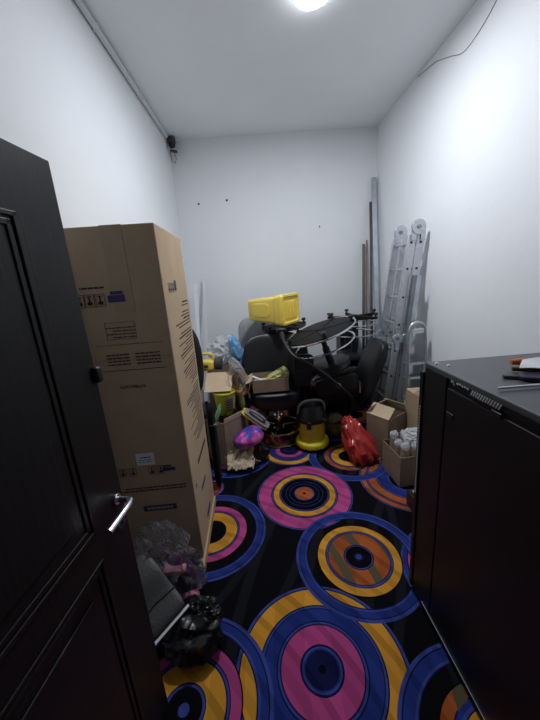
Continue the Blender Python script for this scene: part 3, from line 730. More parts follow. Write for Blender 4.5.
cu_ = thing('black_cushion', 'square black seat cushion wedged upright right of the barber chair backrest', 'cushion', (0.445, 2.975, 0.625), (R(-5), R(3), R(6)))
G().rbox((0, 0, 0.16), (0.22, 0.11, 0.33), p=7).done('padding', 'leather', cu_)
G().tube([(-0.095, -0.055, 0.16), (0, -0.0570, 0.16), (0.095, -0.055, 0.16)], 0.003, 6).done('stitching', 'leather2', cu_)
# supports below the stools
def flatbox(name, label, cat_, loc, dims, material, rot=0, part='body', bev=0.008):
    o = thing(name, label, cat_, loc, (0, 0, R(rot)))
    G().box((0, 0, dims[2] / 2), dims).done(part, material, o, bevel=bev, smooth=False)
    return o
ft = flatbox('storage_trunk', 'black trunk at the back under the upside down stools', 'trunk', (1.00, 3.76, 0), (0.62, 0.36, 0.67), 'blackp', 0)
G().box((0, -0.18, 0.50), (0.62, 0.012, 0.02)).done('lid_seam', 'darkp', ft, bevel=0.003)
tcs = flatbox('instrument_case', 'tall narrow black case behind the level stool base', 'case', (1.24, 4.07, 0), (0.24, 0.22, 1.14), 'blackp')
for x in (-0.06, 0.06): G().box((x, -0.112, 0.57), (0.012, 0.008, 1.0)).done('rib', 'darkp', tcs, bevel=0.003)
for x in (-0.2, 0.2): G().box((x, -0.186, 0.49), (0.05, 0.014, 0.07)).done('latch', 'chrome', ft, bevel=0.003)
ft2 = flatbox('black_storage_box', 'plain black box at the back behind the vacuum hose', 'box', (0.50, 3.65, 0), (0.30, 0.40, 0.60), 'blackp', 0)
G().box((0, 0, 0.615), (0.32, 0.42, 0.03)).done('lid', 'blackp', ft2, bevel=0.006)

# ---- tipped black recliner chair on the right
rc = thing('recliner_chair', 'black reclining salon chair with chrome arm fittings, beside the ladders', 'chair', (0.895, 3.17, 0))
G().lathe([(0.0001, 0.0), (0.16, 0.0), (0.165, 0.012), (0.155, 0.024), (0.08, 0.055), (0.0001, 0.06)], c=(0.05, 0.13, 0), n=48).done('base_plate', 'blackp', rc)
G().cyl((0.05, 0.13, 0.05), (0.05, 0.13, 0.37), 0.05, n=24).done('column', 'darkp', rc)
G().rbox((-0.04, 0.06, 0.455), (0.54, 0.40, 0.19), p=5, rot=ry(-6)).done('seat', 'leather', rc)
G().rbox((-0.10, -0.20, 0.60), (0.46, 0.07, 0.20), p=5, rot=ry(-10)).done('side_panel', 'leather', rc)
G().rbox((-0.06, 0.24, 0.60), (0.50, 0.07, 0.20), p=5, rot=ry(-10)).done('side_panel', 'leather', rc)
G().rbox((-0.10, -0.20, 0.73), (0.44, 0.065, 0.045), p=4, rot=ry(-10)).done('armrest', 'leather2', rc)
G().rbox((-0.06, 0.24, 0.73), (0.48, 0.065, 0.045), p=4, rot=ry(-10)).done('armrest', 'leather2', rc)
G().rbox((0.300, 0.0, 0.66), (0.115, 0.46, 0.72), p=4.5, rot=ry(20)).done('backrest', 'leather', rc)
g = G(); g.box((-0.05, -0.23, 0.765), (0.075, 0.035, 0.030), rot=ry(-14)); g.done('chrome_bracket', 'chrome', rc, bevel=0.006)
g = G(); g.tube([(-0.36, -0.22, 0.69), (-0.26, -0.235, 0.735), (-0.16, -0.235, 0.765)], 0.016, 10); g.done('chrome_hinge', 'chrome', rc)
g = G(); g.lathe([(0.0001, 0), (0.028, 0), (0.028, 0.03), (0.0001, 0.03)], c=(-0.35, -0.215, 0.66), n=20, mtx=rx(90)); g.done('hinge_cap', 'chrome', rc)
G().cyl((0.12, -0.26, 0.52), (0.12, -0.26, 0.64), 0.006, n=8).done('chrome_pin', 'chrome', rc)
G().rbox((-0.345, 0.06, 0.49), (0.08, 0.30, 0.26), p=4.5, rot=ry(8)).done('leg_rest', 'leather', rc)
G().tube([(-0.345, -0.10, 0.68), (-0.355, -0.105, 0.60), (-0.345, -0.10, 0.55)], 0.010, 8).done('chrome_clip', 'chrome', rc)

# ---- yellow storage bin on its side, resting on stool and chair
bn = thing('yellow_storage_bin', 'yellow plastic storage bin lying on its side on top of the pile', 'bin', (0.215, 3.46, 1.375), (0, R(0), R(-37)))
# local x: from the floor of the bin (left) to its rim (right)
def binshell(q0, q1, ys, zs): pass
g = G()
def rr2(x, hy_, hz_, rad=0.03, n=5):
    P = []
    for sx, sy, a0 in ((1, 1, 0), (-1, 1, 90), (-1, -1, 180), (1, -1, 270)):
        for k in range(n + 1):
            a = R(a0 + 90 * k / n); P.append(Vector((x, sx * (hy_ - rad) + rad * math.cos(a), sy * (hz_ - rad) + rad * math.sin(a))))
    return P
secs = [(-0.222, 0.125, 0.100), (-0.228, 0.130, 0.108), (-0.222, 0.135, 0.113), (0.0, 0.155, 0.130), (0.13, 0.163, 0.140), (0.14, 0.174, 0.150), (0.215, 0.178, 0.154)]
prev = None
for x, a, b_ in secs:
    ring_ = [g.b.verts.new(p) for p in rr2(x, a, b_)]
    if prev is None: g.b.faces.new(ring_[::-1])
    else:
        n_ = len(ring_)
        for i in range(n_): g.b.faces.new((prev[i], prev[(i + 1) % n_], ring_[(i + 1) % n_], ring_[i]))
    prev = ring_
g.b.faces.new(prev); g.done('tub', 'yellow', bn, bevel=0.004)
g = G(); prev = None
for x, a, b_ in ((0.195, 0.178, 0.154), (0.200, 0.184, 0.160), (0.230, 0.186, 0.162), (0.244, 0.180, 0.156), (0.246, 0.160, 0.136), (0.234, 0.150, 0.126), (0.234, 0.02, 0.02)):
    ring_ = [g.b.verts.new(p) for p in rr2(x, a, b_, min(0.035, b_ * .9))]
    if prev is None: g.b.faces.new(ring_[::-1])
    else:
        n_ = len(ring_)
        for i in range(n_): g.b.faces.new((prev[i], prev[(i + 1) % n_], ring_[(i + 1) % n_], ring_[i]))
    prev = ring_
g.b.faces.new(prev); lid = g.done('lid', 'yellow', bn)
for y in (-0.09, -0.045, 0.0, 0.045, 0.09): G().rbox((0.238, y, -0.005), (0.014, 0.016, 0.19), p=4).done('lid_rib', 'yellow', lid)
G().rbox((-0.05, -0.150, 0.0), (0.24, 0.014, 0.15), p=5, rot=rz(-5)).done('side_panel', 'yellow', bn)

# ---- yellow wet vacuum
vc = thing('wet_vacuum', 'yellow tub vacuum cleaner with black motor head on the carpet', 'vacuum cleaner', (0.505, 2.88, 0))
G().lathe([(0.0001, 0.025), (0.150, 0.025), (0.168, 0.035), (0.172, 0.055), (0.166, 0.080), (0.148, 0.095), (0.0001, 0.095)], n=48).done('base', 'yellow_br', vc)
G().lathe([(0.0001, 0.09), (0.128, 0.09), (0.136, 0.20), (0.142, 0.30), (0.142, 0.31), (0.0001, 0.31)], n=48).done('tub', 'yellow_vac', vc)
G().lathe([(0.0001, 0.30), (0.150, 0.30), (0.156, 0.315), (0.154, 0.345), (0.135, 0.375), (0.120, 0.43), (0.10, 0.455), (0.05, 0.468), (0.0001, 0.47)], n=48).done('motor_head', 'blackp', vc)
G().tube(smooth_path([(-0.135, -0.02, 0.38), (-0.125, -0.05, 0.47), (-0.06, -0.075, 0.525), (0.06, -0.075, 0.525), (0.12, -0.04, 0.47), (0.128, -0.01, 0.38)], 6), 0.013, 10).done('handle', 'greyp', vc)
for a in (-110, -30, 90, 200):
    x, y = 0.152 * math.cos(R(a)), 0.152 * math.sin(R(a)); G().box((x, y, 0.29), (0.045, 0.02, 0.075), rot=rz(a + 90)).done('latch', 'blackp', vc, bevel=0.006)
for a in (-140, -40, 40, 95):
    x, y = 0.125 * math.cos(R(a)), 0.145 * math.sin(R(a))
    q = G().cyl((x - .012, y, 0.022), (x + .012, y, 0.022), 0.022, n=18).done('caster', 'blackp', vc)
G().ring((0.01, -0.168, 0.058), 0.012, 0.003, mtx=rx(90)).done('drain_cap', 'yellow_vac', vc)
G().cyl((0.08, -0.11, 0.34), (0.13, -0.16, 0.33), 0.024, n=18).done('hose_port', 'blackp', vc)
hp = [(0.13, -0.16, 0.33), (0.20, -0.15, 0.30), (0.30, -0.07, 0.275), (0.385, -0.05, 0.33), (0.405, -0.06, 0.42), (0.375, -0.09, 0.54), (0.27, -0.17, 0.66), (0.13, -0.20, 0.80), (-0.02, -0.17, 0.92), (-0.16, -0.12, 1.00), (-0.225, 0.0, 1.10), (-0.235, 0.07, 1.15)]
hs = G(); pth = smooth_path(hp, 12)
hs.tube(pth, [0.0145 + (0.0018 if i % 2 else 0) for i in range(len(pth))], 10); hose = hs.done('hose', 'blackp', vc)
G().lathe([(0.0001, 0), (0.021, 0), (0.021, 0.03), (0.0001, 0.03)], c=(0.245, -0.175, 0.685), n=16, mtx=ry(-45)).done('hose_cuff', 'greyp', hose)
g = G(); g.tube([(-0.235, 0.06, 1.13), (-0.24, 0.09, 1.17), (-0.245, 0.11, 1.195)], [0.022, 0.026, 0.03], 12); g.rbox((-0.245, 0.11, 1.205), (0.10, 0.06, 0.05), p=3.5); g.done('nozzle', 'blackp', vc)

# ---- olive bag under the recliner, red bag
ob = thing('olive_bag', 'crumpled olive bag on the floor behind the vacuum hose', 'bag', (0.78, 3.03, 0.0))
G().blob((0, 0, 0.125), (0.11, 0.09, 0.145), 0.28, 2.0, seed=3).done('film', 'olived', ob)
rb = thing('red_bag', 'shiny tied red plastic bag lying on the carpet', 'bag', (0.885, 2.57, 0.0), (0, 0, R(12)))
def redf(q):
    t = (q.z + 0.21) / 0.42
    k = 1 - 0.55 * max(0, t - 0.45) ** 1.2
    n_ = noise.noise(Vector((q.x * 9, q.y * 9, q.z * 6 + 4))); n2 = noise.noise(Vector((q.x * 24, q.y * 24, q.z * 10)))
    return Vector((q.x * k, q.y * k, q.z)) * (1.06 - 0.42 * abs(n_) - 0.26 * abs(n2))
G().rbox((0.0, 0.0, 0.165), (0.265, 0.22, 0.42), p=4.0, rot=rx(-32) @ ry(-8), fn=redf).done('film', 'red', rb)
G().blob((-0.03, 0.125, 0.305), (0.05, 0.05, 0.075), 0.7, 2.4, seed=4, sub=4, rot=rx(-30)).done('knot', 'red', rb)

# ---- cartons on the right
cA = open_carton('open_carton', 'medium brown carton with upright pale flap between red bag and ladders', (1.185, 2.66, 0), 32, 0.28, 0.24, 0.405, (('left', 0.13, -52), ('right', 0.085, -20), ('back', 0.09, -30)))
g = G(); g.box((0.06, -0.1212, 0.36), (0.10, 0.0012, 0.05)); g.done('label', 'greyp', cA, smooth=False)
cB = open_carton('open_carton', 'low open carton full of foil wrapped cans beside the rack', (1.235, 2.270, 0), 4, 0.36, 0.30, 0.265, ())
cC = thing('tall_carton', 'tall closed brown carton between the ladders and the rack', 'box', (1.475, 2.555, 0), (0, 0, R(1)))
G().box((0, 0, 0.31), (0.20, 0.24, 0.62)).done('carton', 'card', cC, bevel=0.004, smooth=False)
G().sheet(lambda u, v: (-0.10 + 0.2 * u, -0.12 + 0.10 * v, 0.622 + 0.05 * math.sin(u * 3.0) * v), 6, 5, 0.004).done('flap', 'card2', cC, smooth=False)
G().box((0, -0.1205, 0.5), (0.05, 0.001, 0.24)).done('tape_strip', 'tape', cC, smooth=False)
cans = []
rnd2 = random.Random(3)
spots = [(-0.125, -0.085), (-0.045, -0.10), (0.035, -0.095), (0.115, -0.09), (-0.13, 0.0), (-0.05, -0.015), (0.03, 0.0), (0.115, 0.005), (-0.12, 0.085), (-0.03, 0.085), (0.06, 0.09), (0.135, 0.09)]
first = None
cols_ = ('left end', 'left of the middle', 'right of the middle', 'right end')
rows_ = ('front row', 'middle row', 'back row')
for i, (x, y) in enumerate(spots):
    p = Matrix.Rotation(R(6), 3, 'Z') @ Vector((x, y, 0))
    loc = (1.245 + p.x, 2.270 + p.y, 0.008)
    if first is None:
        o = thing('wrapped_can', '', 'can', loc, (0, 0, 0), 'wrapped cans in the low carton')
        G().lathe([(0.0001, 0), (0.033, 0), (0.034, 0.01), (0.034, 0.235), (0.030, 0.255), (0.018, 0.265), (0.0001, 0.266)], n=24).done('body', 'can', o)
        G().blob((0, 0, 0.275), (0.034, 0.034, 0.032), 0.5, 2.2, seed=2, sub=3).done('wrap_top', 'film_white', o)
        first = o
    else:
        o = first.copy(); C.objects.link(o); o.location = loc
        for c_ in first.children:
            d_ = c_.copy(); C.objects.link(d_); d_.parent = o
    o['label'] = 'foil wrapped can in the low carton, %s, %s' % (rows_[i // 4], cols_[i % 4])
    o.location.z = 0.008; o.rotation_euler = (0, 0, rnd2.uniform(0, 6)); s_ = rnd2.uniform(1.05, 1.22); o.scale = (1, 1, s_)
fb = thing('plastic_wrap', 'loose cloudy plastic wrap bulging over the cans in the carton', 'wrap', (1.26, 2.29, 0.325))
G().blob((0.02, 0.0, 0.035), (0.11, 0.08, 0.045), 0.5, 2.6, seed=11).done('film', 'film_white', fb)
db = thing('dark_carton', 'small dark box on the carpet against the rack', 'box', (1.16, 1.78, 0))
G().box((0, 0, 0.06), (0.26, 0.30, 0.12)).done('body', 'blackp', db, bevel=0.004, smooth=False)
G().box((0.0, 0.02, 0.121), (0.20, 0.22, 0.002)).done('top_label', 'card_light', db, smooth=False)

# ---- combination ladder leaning on the right wall, its width running along the wall
ld_ = thing('combination_ladder', 'folded aluminium combination ladder with round hinges leaning on the right wall', 'ladder', (1.270, 2.95, 0))
def rail_pt(z): return 0.0 + (z / 2.08) * 0.245      # lean towards the wall
def rail(g, y, off, z0, z1):
    a = math.atan2(0.375, 2.08)
    for dz in (0,):
        x0, x1 = rail_pt(z0) + off, rail_pt(z1) + off
        w_, t_ = 0.026, 0.074
        g.hexa([(x0 - t_ / 2, y - w_ / 2, z0), (x0 + t_ / 2, y - w_ / 2, z0), (x0 + t_ / 2, y + w_ / 2, z0), (x0 - t_ / 2, y + w_ / 2, z0)],
               [(x1 - t_ / 2, y - w_ / 2, z1), (x1 + t_ / 2, y - w_ / 2, z1), (x1 + t_ / 2, y + w_ / 2, z1), (x1 - t_ / 2, y + w_ / 2, z1)])
for off in (0.0, 0.088):
    for y in (0.0, 0.31):
        for z0, z1 in ((0.02, 1.0), (1.09, 2.0)):
            g = G(); rail(g, y, off, z0, z1); rl = g.done('rail', 'alu', ld_, bevel=0.003)
            if y == 0.0:
                for z in (0.14, 0.40, 0.66, 0.92, 1.18, 1.44, 1.70, 1.93):
                    if z0 < z < z1:
                        G().cyl((rail_pt(z) + off, y - 0.0135, z), (rail_pt(z) + off, y - 0.0165, z), 0.011, n=14).done('rung_end', 'hole', rl)
    for z in (0.14, 0.40, 0.66, 0.92, 1.18, 1.44, 1.70, 1.93):
        G().box((rail_pt(z) + off, 0.155, z), (0.030, 0.31, 0.024)).done('rung', 'alu', ld_, bevel=0.003)
for y in (-0.020, 0.330):
    for z in (1.045, 2.06):
        x = rail_pt(z) + 0.044
        for dx in ((-0.044, 0.044) if z < 1.5 else (0.0,)):
            rr_ = 0.046 if z < 1.5 else 0.066
            h2 = G().lathe([(0.0001, -0.012), (rr_, -0.012), (rr_, 0.012), (0.0001, 0.012)], c=(x + dx, y, z), n=28, mtx=rx(90)).done('hinge', 'alu', ld_, bevel=0.002)
            G().cyl((x + dx, y - 0.013, z), (x + dx, y - 0.022, z), 0.017, n=14).done('hinge_pin', 'galvd', h2)
        g = G()
        for dz_ in ((-0.06, 0.06) if z < 1.5 else (-0.06,)):
            for dx in (-0.044, 0.044): g.box((x + dx, y, z + dz_), (0.045, 0.010, 0.11))
        g.done('hinge_plate', 'alu', ld_, bevel=0.002)
for y in (0.0, 0.31):
    for off in (0.0, 0.088): G().box((off, y, 0.012), (0.07, 0.035, 0.024)).done('rubber_foot', 'blackp', ld_, bevel=0.004)
# steel channel leaning across the ladder
def leaner(name, label, cat_, p0, p1, w_, t_, material, lip=0.0, roll=0.0):
    p0, p1 = Vector(p0), Vector(p1); o = thing(name, label, cat_, p0)
    d = (p1 - p0); L_ = d.length; d.normalize()
    q = d.to_track_quat('Z', 'Y').to_matrix() @ Matrix.Rotation(R(roll), 3, 'Z')
    g = G()
    if lip:
        pts = [(-w_ / 2, 0), (w_ / 2, 0), (w_ / 2, lip), (w_ / 2 - t_, lip), (w_ / 2 - t_, t_), (-w_ / 2 + t_, t_), (-w_ / 2 + t_, lip), (-w_ / 2, lip)]
    else:
        pts = [(-w_ / 2, -t_ / 2), (w_ / 2, -t_ / 2), (w_ / 2, t_ / 2), (-w_ / 2, t_ / 2)]
    g.prism(pts, L_, q.to_4x4()); g.done('profile', material, o, smooth=False, bevel=0.0008)
    return o
leaner('steel_channel', 'dull steel channel leaning on the front of the aluminium ladder', 'metal profile', (1.355, 2.865, 0.005), (1.525, 2.885, 1.64), 0.062, 0.002, 'galv', 0.04, 178)
# profiles in the back corner
leaner('steel_stud', 'tall bright steel stud standing in the back right corner', 'metal profile', (1.50, 3.60, 0.005), (1.645, 4.23, 2.83), 0.055, 0.002, 'galv', 0.045, 182)
leaner('dark_profile', 'long thin dark brown profile just left of the tall steel stud', 'metal profile', (1.43, 3.62, 0.005), (1.605, 4.235, 2.55), 0.030, 0.022, 'darkmetal')
leaner('dark_profile', 'short dark profile leftmost of the strips in the back right corner', 'metal profile', (1.34, 3.70, 0.005), (1.525, 4.25, 2.05), 0.035, 0.028, 'darkmetal')
leaner('brown_profile', 'slim brown profile between the two dark ones in the back corner', 'metal profile', (1.385, 3.72, 0.005), (1.566, 4.25, 2.10), 0.022, 0.018, 'brownmetal')
leaner('black_bar', 'short black bar standing right of the tall steel stud', 'metal profile', (1.60, 3.72, 0.005), (1.665, 4.22, 1.55), 0.022, 0.018, 'blackp')
leaner('grey_post', 'wide grey steel post standing low behind the stools', 'metal profile', (1.47, 3.44, 0.005), (1.53, 3.52, 1.25), 0.075, 0.04, 'galvd')
# white strips behind the tall box
leaner('white_strip', 'thin white strip leaning by the back left corner, right one of two', 'metal profile', (-0.66, 3.75, 0.005), (-0.615, 4.33, 1.76), 0.035, 0.012, 'white')
leaner('white_tube', 'white tube leaning by the back left corner, nearer the tall box', 'tube', (-0.70, 3.45, 0.005), (-0.69, 4.10, 1.70), 0.045, 0.03, 'white')

# ---- aluminium step ladder
sl = thing('step_ladder', 'small aluminium step ladder with curved top handrail beside the tall carton', 'step ladder', (1.520, 2.70, 0), (0, 0, R(1)))
sl.scale = (0.76, 1, 1)
def lean(z): return 0.10 * (z / 1.2)
hp = [(-0.16, 0, 0.02)] + [(-0.14 + .03 * (z / 1.05), lean(z), z) for z in (0.4, 0.8, 1.08)]
arc = [(-0.085, lean(1.17), 1.175), (-0.04, lean(1.2), 1.205), (0.02, lean(1.2), 1.21), (0.075, lean(1.2), 1.185), (0.105, lean(1.1), 1.10)]
hp2 = [(0.115, lean(0.8), 0.8), (0.135, lean(0.4), 0.4), (0.15, 0, 0.02)]
G().tube(smooth_path(hp + arc + hp2, 5), 0.017, 10).done('front_frame', 'alu', sl)
G().box((0.0, lean(1.13) + 0.004, 1.13), (0.17, 0.02, 0.05)).done('top_plate', 'white', sl, bevel=0.006)
for z in (0.25, 0.47, 0.68, 0.82):
    st_ = G().box((0.0, lean(z) + 0.045, z), (0.27, 0.09, 0.022)).done('step', 'alu', sl, bevel=0.004)
    for k in range(4): G().box((0.0, lean(z) + 0.010 + k * 0.022, z + 0.0125), (0.25, 0.012, 0.005)).done('tread_rib', 'galvd', st_)
for x in (-0.135, 0.135): G().tube([(x, 0.115, 0.02), (x * .9, 0.125, 0.80)], 0.012, 8).done('rear_leg', 'alu', sl)
G().box((0, 0.117, 0.2), (0.26, 0.015, 0.03)).done('rear_brace', 'alu', sl, bevel=0.003)

# ================================================ left side of the pile
oc = thing('office_chair', 'black office chair backrest edge showing beyond the tall box', 'chair', (-0.69, 2.95, 0), (0, 0, R(10)))
G().rbox((0, 0.0, 0.98), (0.34, 0.09, 0.72), p=2.6, fn=lambda q: Vector((q.x, q.y - 0.35 * q.x * q.x, q.z))).done('backrest', 'leather2', oc)
G().rbox((0, -0.12, 0.50), (0.32, 0.32, 0.09), p=4).done('seat', 'leather', oc)
G().tube([(0, -0.05, 0.46), (0, 0.06, 0.50), (0, 0.06, 0.75)], 0.018, 8).done('back_bar', 'blackp', oc)
G().cyl((0, -0.12, 0.08), (0, -0.12, 0.46), 0.026).done('column', 'blackp', oc)
for k in range(5):
    a = R(k * 72 + 20); G().tube([(0, -0.12, 0.10), (0.15 * math.cos(a), -0.12 + 0.15 * math.sin(a), 0.05)], [0.022, 0.015], 8).done('base_arm', 'blackp', oc)
    G().cyl((0.15 * math.cos(a), -0.12 + .15 * math.sin(a), 0.0), (0.15 * math.cos(a), -0.12 + .15 * math.sin(a), 0.045), 0.016, n=12).done('caster', 'blackp', oc)

# tall carton behind the yellow tub, its flap hanging forward
tc_ = open_carton('open_carton', 'upright carton with front flap folded down over the lime tub', (-0.365, 3.15, 0), -4, 0.27, 0.28, 0.83, (('front', 0.26, 118),))
yt = thing('power_tool', 'yellow power tool with black round end on top of a carton', 'power tool', (-0.505, 3.10, 0.84), (0, 0, R(-3)))
G().rbox((-0.03, 0, 0.055), (0.22, 0.14, 0.11), p=4.5).done('housing', 'yellow', yt)
G().cyl((0.08, 0, 0.06), (0.15, 0, 0.06), 0.062, n=28).done('motor_end', 'darkp', yt, bevel=0.006)
G().tube(smooth_path([(-0.12, 0, 0.09), (-0.10, 0, 0.15), (-0.02, 0, 0.17), (0.06, 0, 0.155), (0.07, 0, 0.10)], 5), 0.014, 8).done('handle', 'yellow', yt)
G().box((-0.09, -0.071, 0.055), (0.05, 0.008, 0.035)).done('grip_pad', 'brownrub', yt, bevel=0.003)
G().box((0.0, -0.071, 0.055), (0.04, 0.008, 0.03)).done('grip_pad', 'brownrub', yt, bevel=0.003)
lb_ = thing('lime_tub', 'lime yellow tub with printed label under a carton flap', 'tub', (-0.335, 2.85, 0.46))
G().lathe([(0.0001, 0.0), (0.075, 0.0), (0.085, 0.03), (0.106, 0.21), (0.108, 0.225), (0.0001, 0.225)], n=36).done('body', 'lime', lb_)
G().ring((0, 0, 0.222), 0.106, 0.007).done('rim', 'lime', lb_)
lbl = G(); lbl.sheet(lambda u, v: (0.101 * math.cos(R(-80 + 45 * u)) * (0.93 + .1 * v), 0.101 * math.sin(R(-80 + 45 * u)) * (0.93 + .1 * v), 0.05 + 0.14 * v), 8, 3, 0.002)
l_ = lbl.done('label', 'greyp', lb_)
g = G()
for k in range(5): g.sheet(lambda u, v, k=k: (0.1045 * math.cos(R(-78 + 36 * u)) * (0.94 + .1 * (k / 5)), 0.1045 * math.sin(R(-78 + 36 * u)) * (0.94 + .1 * (k / 5)), 0.062 + 0.025 * k + 0.010 * v), 5, 1, 0.0015)
g.done('label_print', 'ink', l_, smooth=False)
lc = open_carton('open_carton', 'small open carton of bottles on the carpet left of the purple bag', (-0.350, 2.805, 0), 46, 0.27, 0.27, 0.45, (('front', 0.05, 8),))
bt = None
for i, (x, y, lab) in enumerate(((-0.335, 2.685, 'dark bottle standing in the small open carton, nearest the front'), (-0.245, 2.79, 'dark bottle standing in the small open carton, on the right'), (-0.44, 2.78, 'dark bottle standing in the small open carton, on the left'))):
    if bt is None:
        o = thing('dark_bottle', lab, 'bottle', (x, y, 0.008), (0, 0, 0), 'bottles in the small open carton'); bt = o
        G().lathe([(0.0001, 0), (0.036, 0), (0.038, 0.02), (0.038, 0.38), (0.015, 0.45), (0.014, 0.48), (0.0001, 0.48)], n=24).done('body', 'navy', o)
        G().cyl((0, 0, 0.475), (0, 0, 0.51), 0.016, n=16).done('cap', 'blackp', o)
    else:
        o = bt.copy(); C.objects.link(o); o.location = (x, y, 0.008); o['label'] = lab
        for c_ in bt.children:
            d_ = c_.copy(); C.objects.link(d_); d_.parent = o
gb = thing('green_packet', 'mint green packet poking out of the small open carton', 'packet', (-0.405, 2.70, 0.42))
G().blob((0, 0, 0.09), (0.022, 0.02, 0.11), 0.35, 2.5, seed=7, sub=3, rot=ry(18)).done('film', 'green', gb)
bk = thing('black_bundle', 'tall thin black cloth bundle standing beside the tall cardboard box', 'bundle', (-0.405, 2.36, 0))
G().rbox((0, 0, 0.38), (0.055, 0.13, 0.76), p=4, fn=lambda q: q * (1 + 0.12 * noise.noise(q * 7))).done('cloth', 'black_cloth', bk)
G().ring((0, 0, 0.60), 0.038, 0.005, sx=0.8, sy=1.7).done('strap', 'darkp', bk)
G().box((0.035, -0.06, 0.60), (0.03, 0.02, 0.02)).done('buckle', 'greyp', bk, bevel=0.003)
# clear bag on top
cb = thing('clear_bag', 'crumpled clear plastic bag on top of the pile near the back wall', 'bag', (-0.36, 3.47, 0.82))
G().blob((0, 0, 0.13), (0.17, 0.13, 0.14), 0.75, 2.0, seed=21, sub=5).done('film', 'film_white', cb)
bb = flatbox('brown_carton', 'closed brown carton behind the pile holding up the clear bag', 'box', (-0.41, 3.49, 0), (0.25, 0.28, 0.80), 'card2')
bf_ = thing('blue_bag', 'sky blue plastic bag squeezed beside the barber chair backrest', 'bag', (-0.205, 3.38, 0.0))
G().blob((-0.0, 0, 0.92), (0.075, 0.10, 0.20), 0.4, 2.2, seed=14, rot=ry(-14)).done('film', 'blue_film', bf_)
G().blob((0.0, 0.0, 0.40), (0.07, 0.08, 0.40), 0.25, 1.8, seed=15).done('lower_bag', 'grey_film', bf_)
gb2 = thing('grey_bag', 'grey plastic bag hanging between cable coil and barber chair', 'bag', (-0.185, 2.99, 0.0))
G().blob((0.0, 0, 0.78), (0.065, 0.06, 0.20), 0.35, 2.0, seed=31, rot=ry(-18)).done('film', 'grey_film', gb2)
G().blob((0.0, 0.0, 0.28), (0.055, 0.06, 0.28), 0.25, 2.0, seed=32).done('lower_bag', 'olived', gb2)
G().blob((0.005, -0.06, 0.57), (0.03, 0.03, 0.13), 0.3, 2.0, seed=33, sub=3).done('olive_fold', 'olive', gb2)
# bundle of cables and wires
cw = thing('cable_coil', 'loose coil of tan and orange cables beside the carton flap', 'cable', (-0.24, 3.00, 0.82))
rnd3 = random.Random(8)
for k in range(9):
    a = rnd3.uniform(-0.5, 0.5); r_ = rnd3.uniform(0.05, 0.085)
    mt_ = rx(90 + rnd3.uniform(-25, 25)) @ ry(rnd3.uniform(-35, 35))
    G().ring((0.06 + rnd3.uniform(-.03, .04), -0.12 + rnd3.uniform(-.03, .03), -0.06 + rnd3.uniform(-.04, .04)), r_, 0.0035, n=28, m_=6, mtx=mt_, a0=rnd3.uniform(0, 90), a1=rnd3.uniform(300, 450) if False else 330, sy=1.5).done('cable', ('tan', 'orange', 'darkp')[k % 3], cw)
cbx = flatbox('dark_box', 'dark box under the cable coil', 'box', (-0.16, 3.09, 0), (0.09, 0.09, 0.62), 'darkp')
# float, purple bag, rags
fl = thing('plastering_float', 'plastering float with yellow edge and grey handle leaning on the gold base', 'tool', (-0.06, 2.775, 0.40), (R(20), R(38), R(-12)))
G().rbox((0, 0, 0), (0.30, 0.10, 0.020), p=6).done('blade', 'yellow_vac', fl)
G().rbox((0.01, 0, 0.022), (0.28, 0.085, 0.022), p=5).done('backing', 'greyp', fl)
G().tube(smooth_path([(-0.08, 0, 0.03), (-0.075, 0, 0.065), (0.0, 0, 0.075), (0.075, 0, 0.065), (0.08, 0, 0.03)], 5), 0.014, 8).done('handle', 'greyp', fl)
pb_ = thing('purple_bag', 'glossy purple and pink patterned pouch on a dark bag', 'bag', (-0.125, 2.66, 0.225), (0, 0, R(18)))
G().rbox((0, 0, 0.055), (0.29, 0.20, 0.15), p=2.6, rot=ry(-22), fn=lambda q: q * (1 + 0.18 * noise.noise(q * 11))).done('film', 'purple', pb_)
dbg = thing('dark_bag', 'dark crumpled bag on the carpet under the purple pouch', 'bag', (-0.06, 2.70, 0.0))
G().blob((0, 0, 0.085), (0.11, 0.10, 0.105), 0.3, 2.0, seed=41).done('film', 'bagblack', dbg)
rg = thing('beige_rag', 'crumpled beige cloth rag on the carpet before the small carton', 'rag', (-0.225, 2.575, 0.004))
def ragf(u, v):
    x, y = u - 0.5, v - 0.5; n1 = noise.noise(Vector((u * 4.2, v * 4.2, 3))); n2 = noise.noise(Vector((u * 9, v * 9, 7)))
    return (x * 0.24 + 0.05 * n1, y * 0.17 + 0.04 * n2, 0.045 + 0.07 * n1 + 0.03 * n2 + 0.11 * v + 0.05 * max(0, 0.35 - (x * x + y * y) * 3) + 0.012)
G().sheet(ragf, 26, 20, 0.003).done('cloth', 'beige', rg)
rg2 = thing('cardboard_scrap', 'torn beige cardboard scrap on the carpet right of the rag', 'scrap', (-0.10, 2.57, -0.06), (0, 0, R(-30)))
G().sheet(lambda u, v: (0.10 * (u - .5), 0.08 * (v - .5), 0.10 + 0.08 * u - 0.06 * v), 4, 4, 0.004).done('piece', 'card_light', rg2)

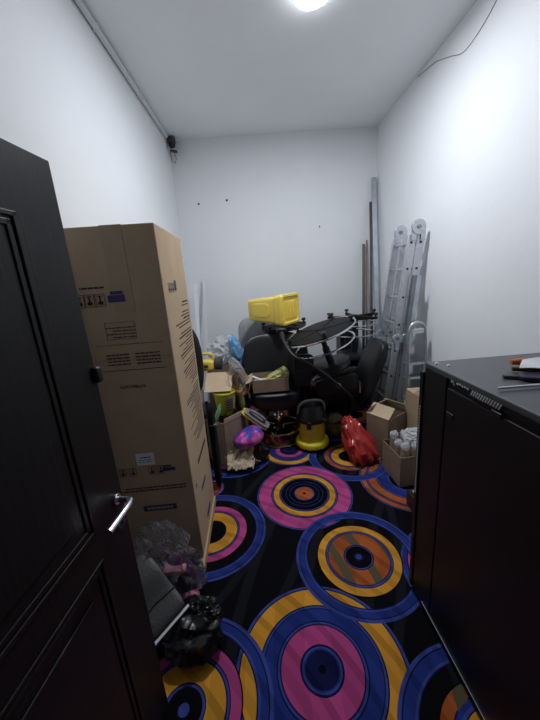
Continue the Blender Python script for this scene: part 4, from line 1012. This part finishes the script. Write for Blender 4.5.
# ================================================ left foreground, behind the door edge
pw = thing('wrapped_bundle', 'long bundle in crinkled clear plastic beside the tall box', 'bundle', (-0.52, 1.36, 0.0))
G().blob((-0.04, 0.04, 0.24), (0.13, 0.09, 0.19), 0.85, 2.3, seed=51, sub=5, rot=ry(-24)).done('plastic_wrap', 'film', pw)
G().blob((0.02, 0.03, 0.16), (0.075, 0.055, 0.16), 0.15, 1.6, seed=52, rot=ry(-16)).done('dark_cloth', 'plum', pw)
G().rbox((-0.005, 0.0, 0.25), (0.12, 0.08, 0.05), p=3, rot=ry(8)).done('pink_cloth', 'pink', pw)
G().blob((0.055, -0.01, 0.055), (0.05, 0.045, 0.055), 0.3, 2, seed=53, sub=3).done('pink_end', 'pink', pw)
bg = thing('black_bin_bag', 'glossy black bin bag on the carpet in the left foreground', 'bag', (-0.415, 1.165, 0.0))
G().blob((0, 0, 0.085), (0.15, 0.14, 0.095), 0.34, 1.6, seed=61, sub=5).done('film', 'bagblack', bg)
G().blob((0.045, 0.02, 0.155), (0.07, 0.055, 0.05), 0.8, 2.6, seed=62, sub=5).done('knot', 'bagblack', bg)
# leather panel with a white edge, propped on the bag
P1 = Vector((-0.432, 1.185, 0.205)); dA = (Vector((-0.625, 1.335, 0.35)) - P1).normalized(); dB = (Vector((-0.515, 1.035, 0.165)) - P1)
dB = (dB - dA * dB.dot(dA)).normalized(); nn = dA.cross(dB)
if nn.z < 0: nn = -nn
mtx = Matrix((dA, dB, nn)).transposed()
sp = thing('padded_panel', 'dark grey padded panel with white edge propped on the bin bag', 'panel', P1)
sp.rotation_euler = mtx.to_euler()
G().rbox((0.17, 0.10, 0.0), (0.34, 0.20, 0.035), p=9, fn=lambda q: Vector((q.x, q.y, q.z + 0.004 * math.sin(q.x * 30)))).done('padding', 'leather2', sp)
G().box((-0.006, 0.10, 0.0), (0.012, 0.205, 0.022)).done('edge_strip', 'white', sp, smooth=False)
G().tube([(0.10, 0.0, 0.018), (0.11, 0.1, 0.021), (0.10, 0.2, 0.018)], 0.003, 6).done('stitching', 'leather', sp)
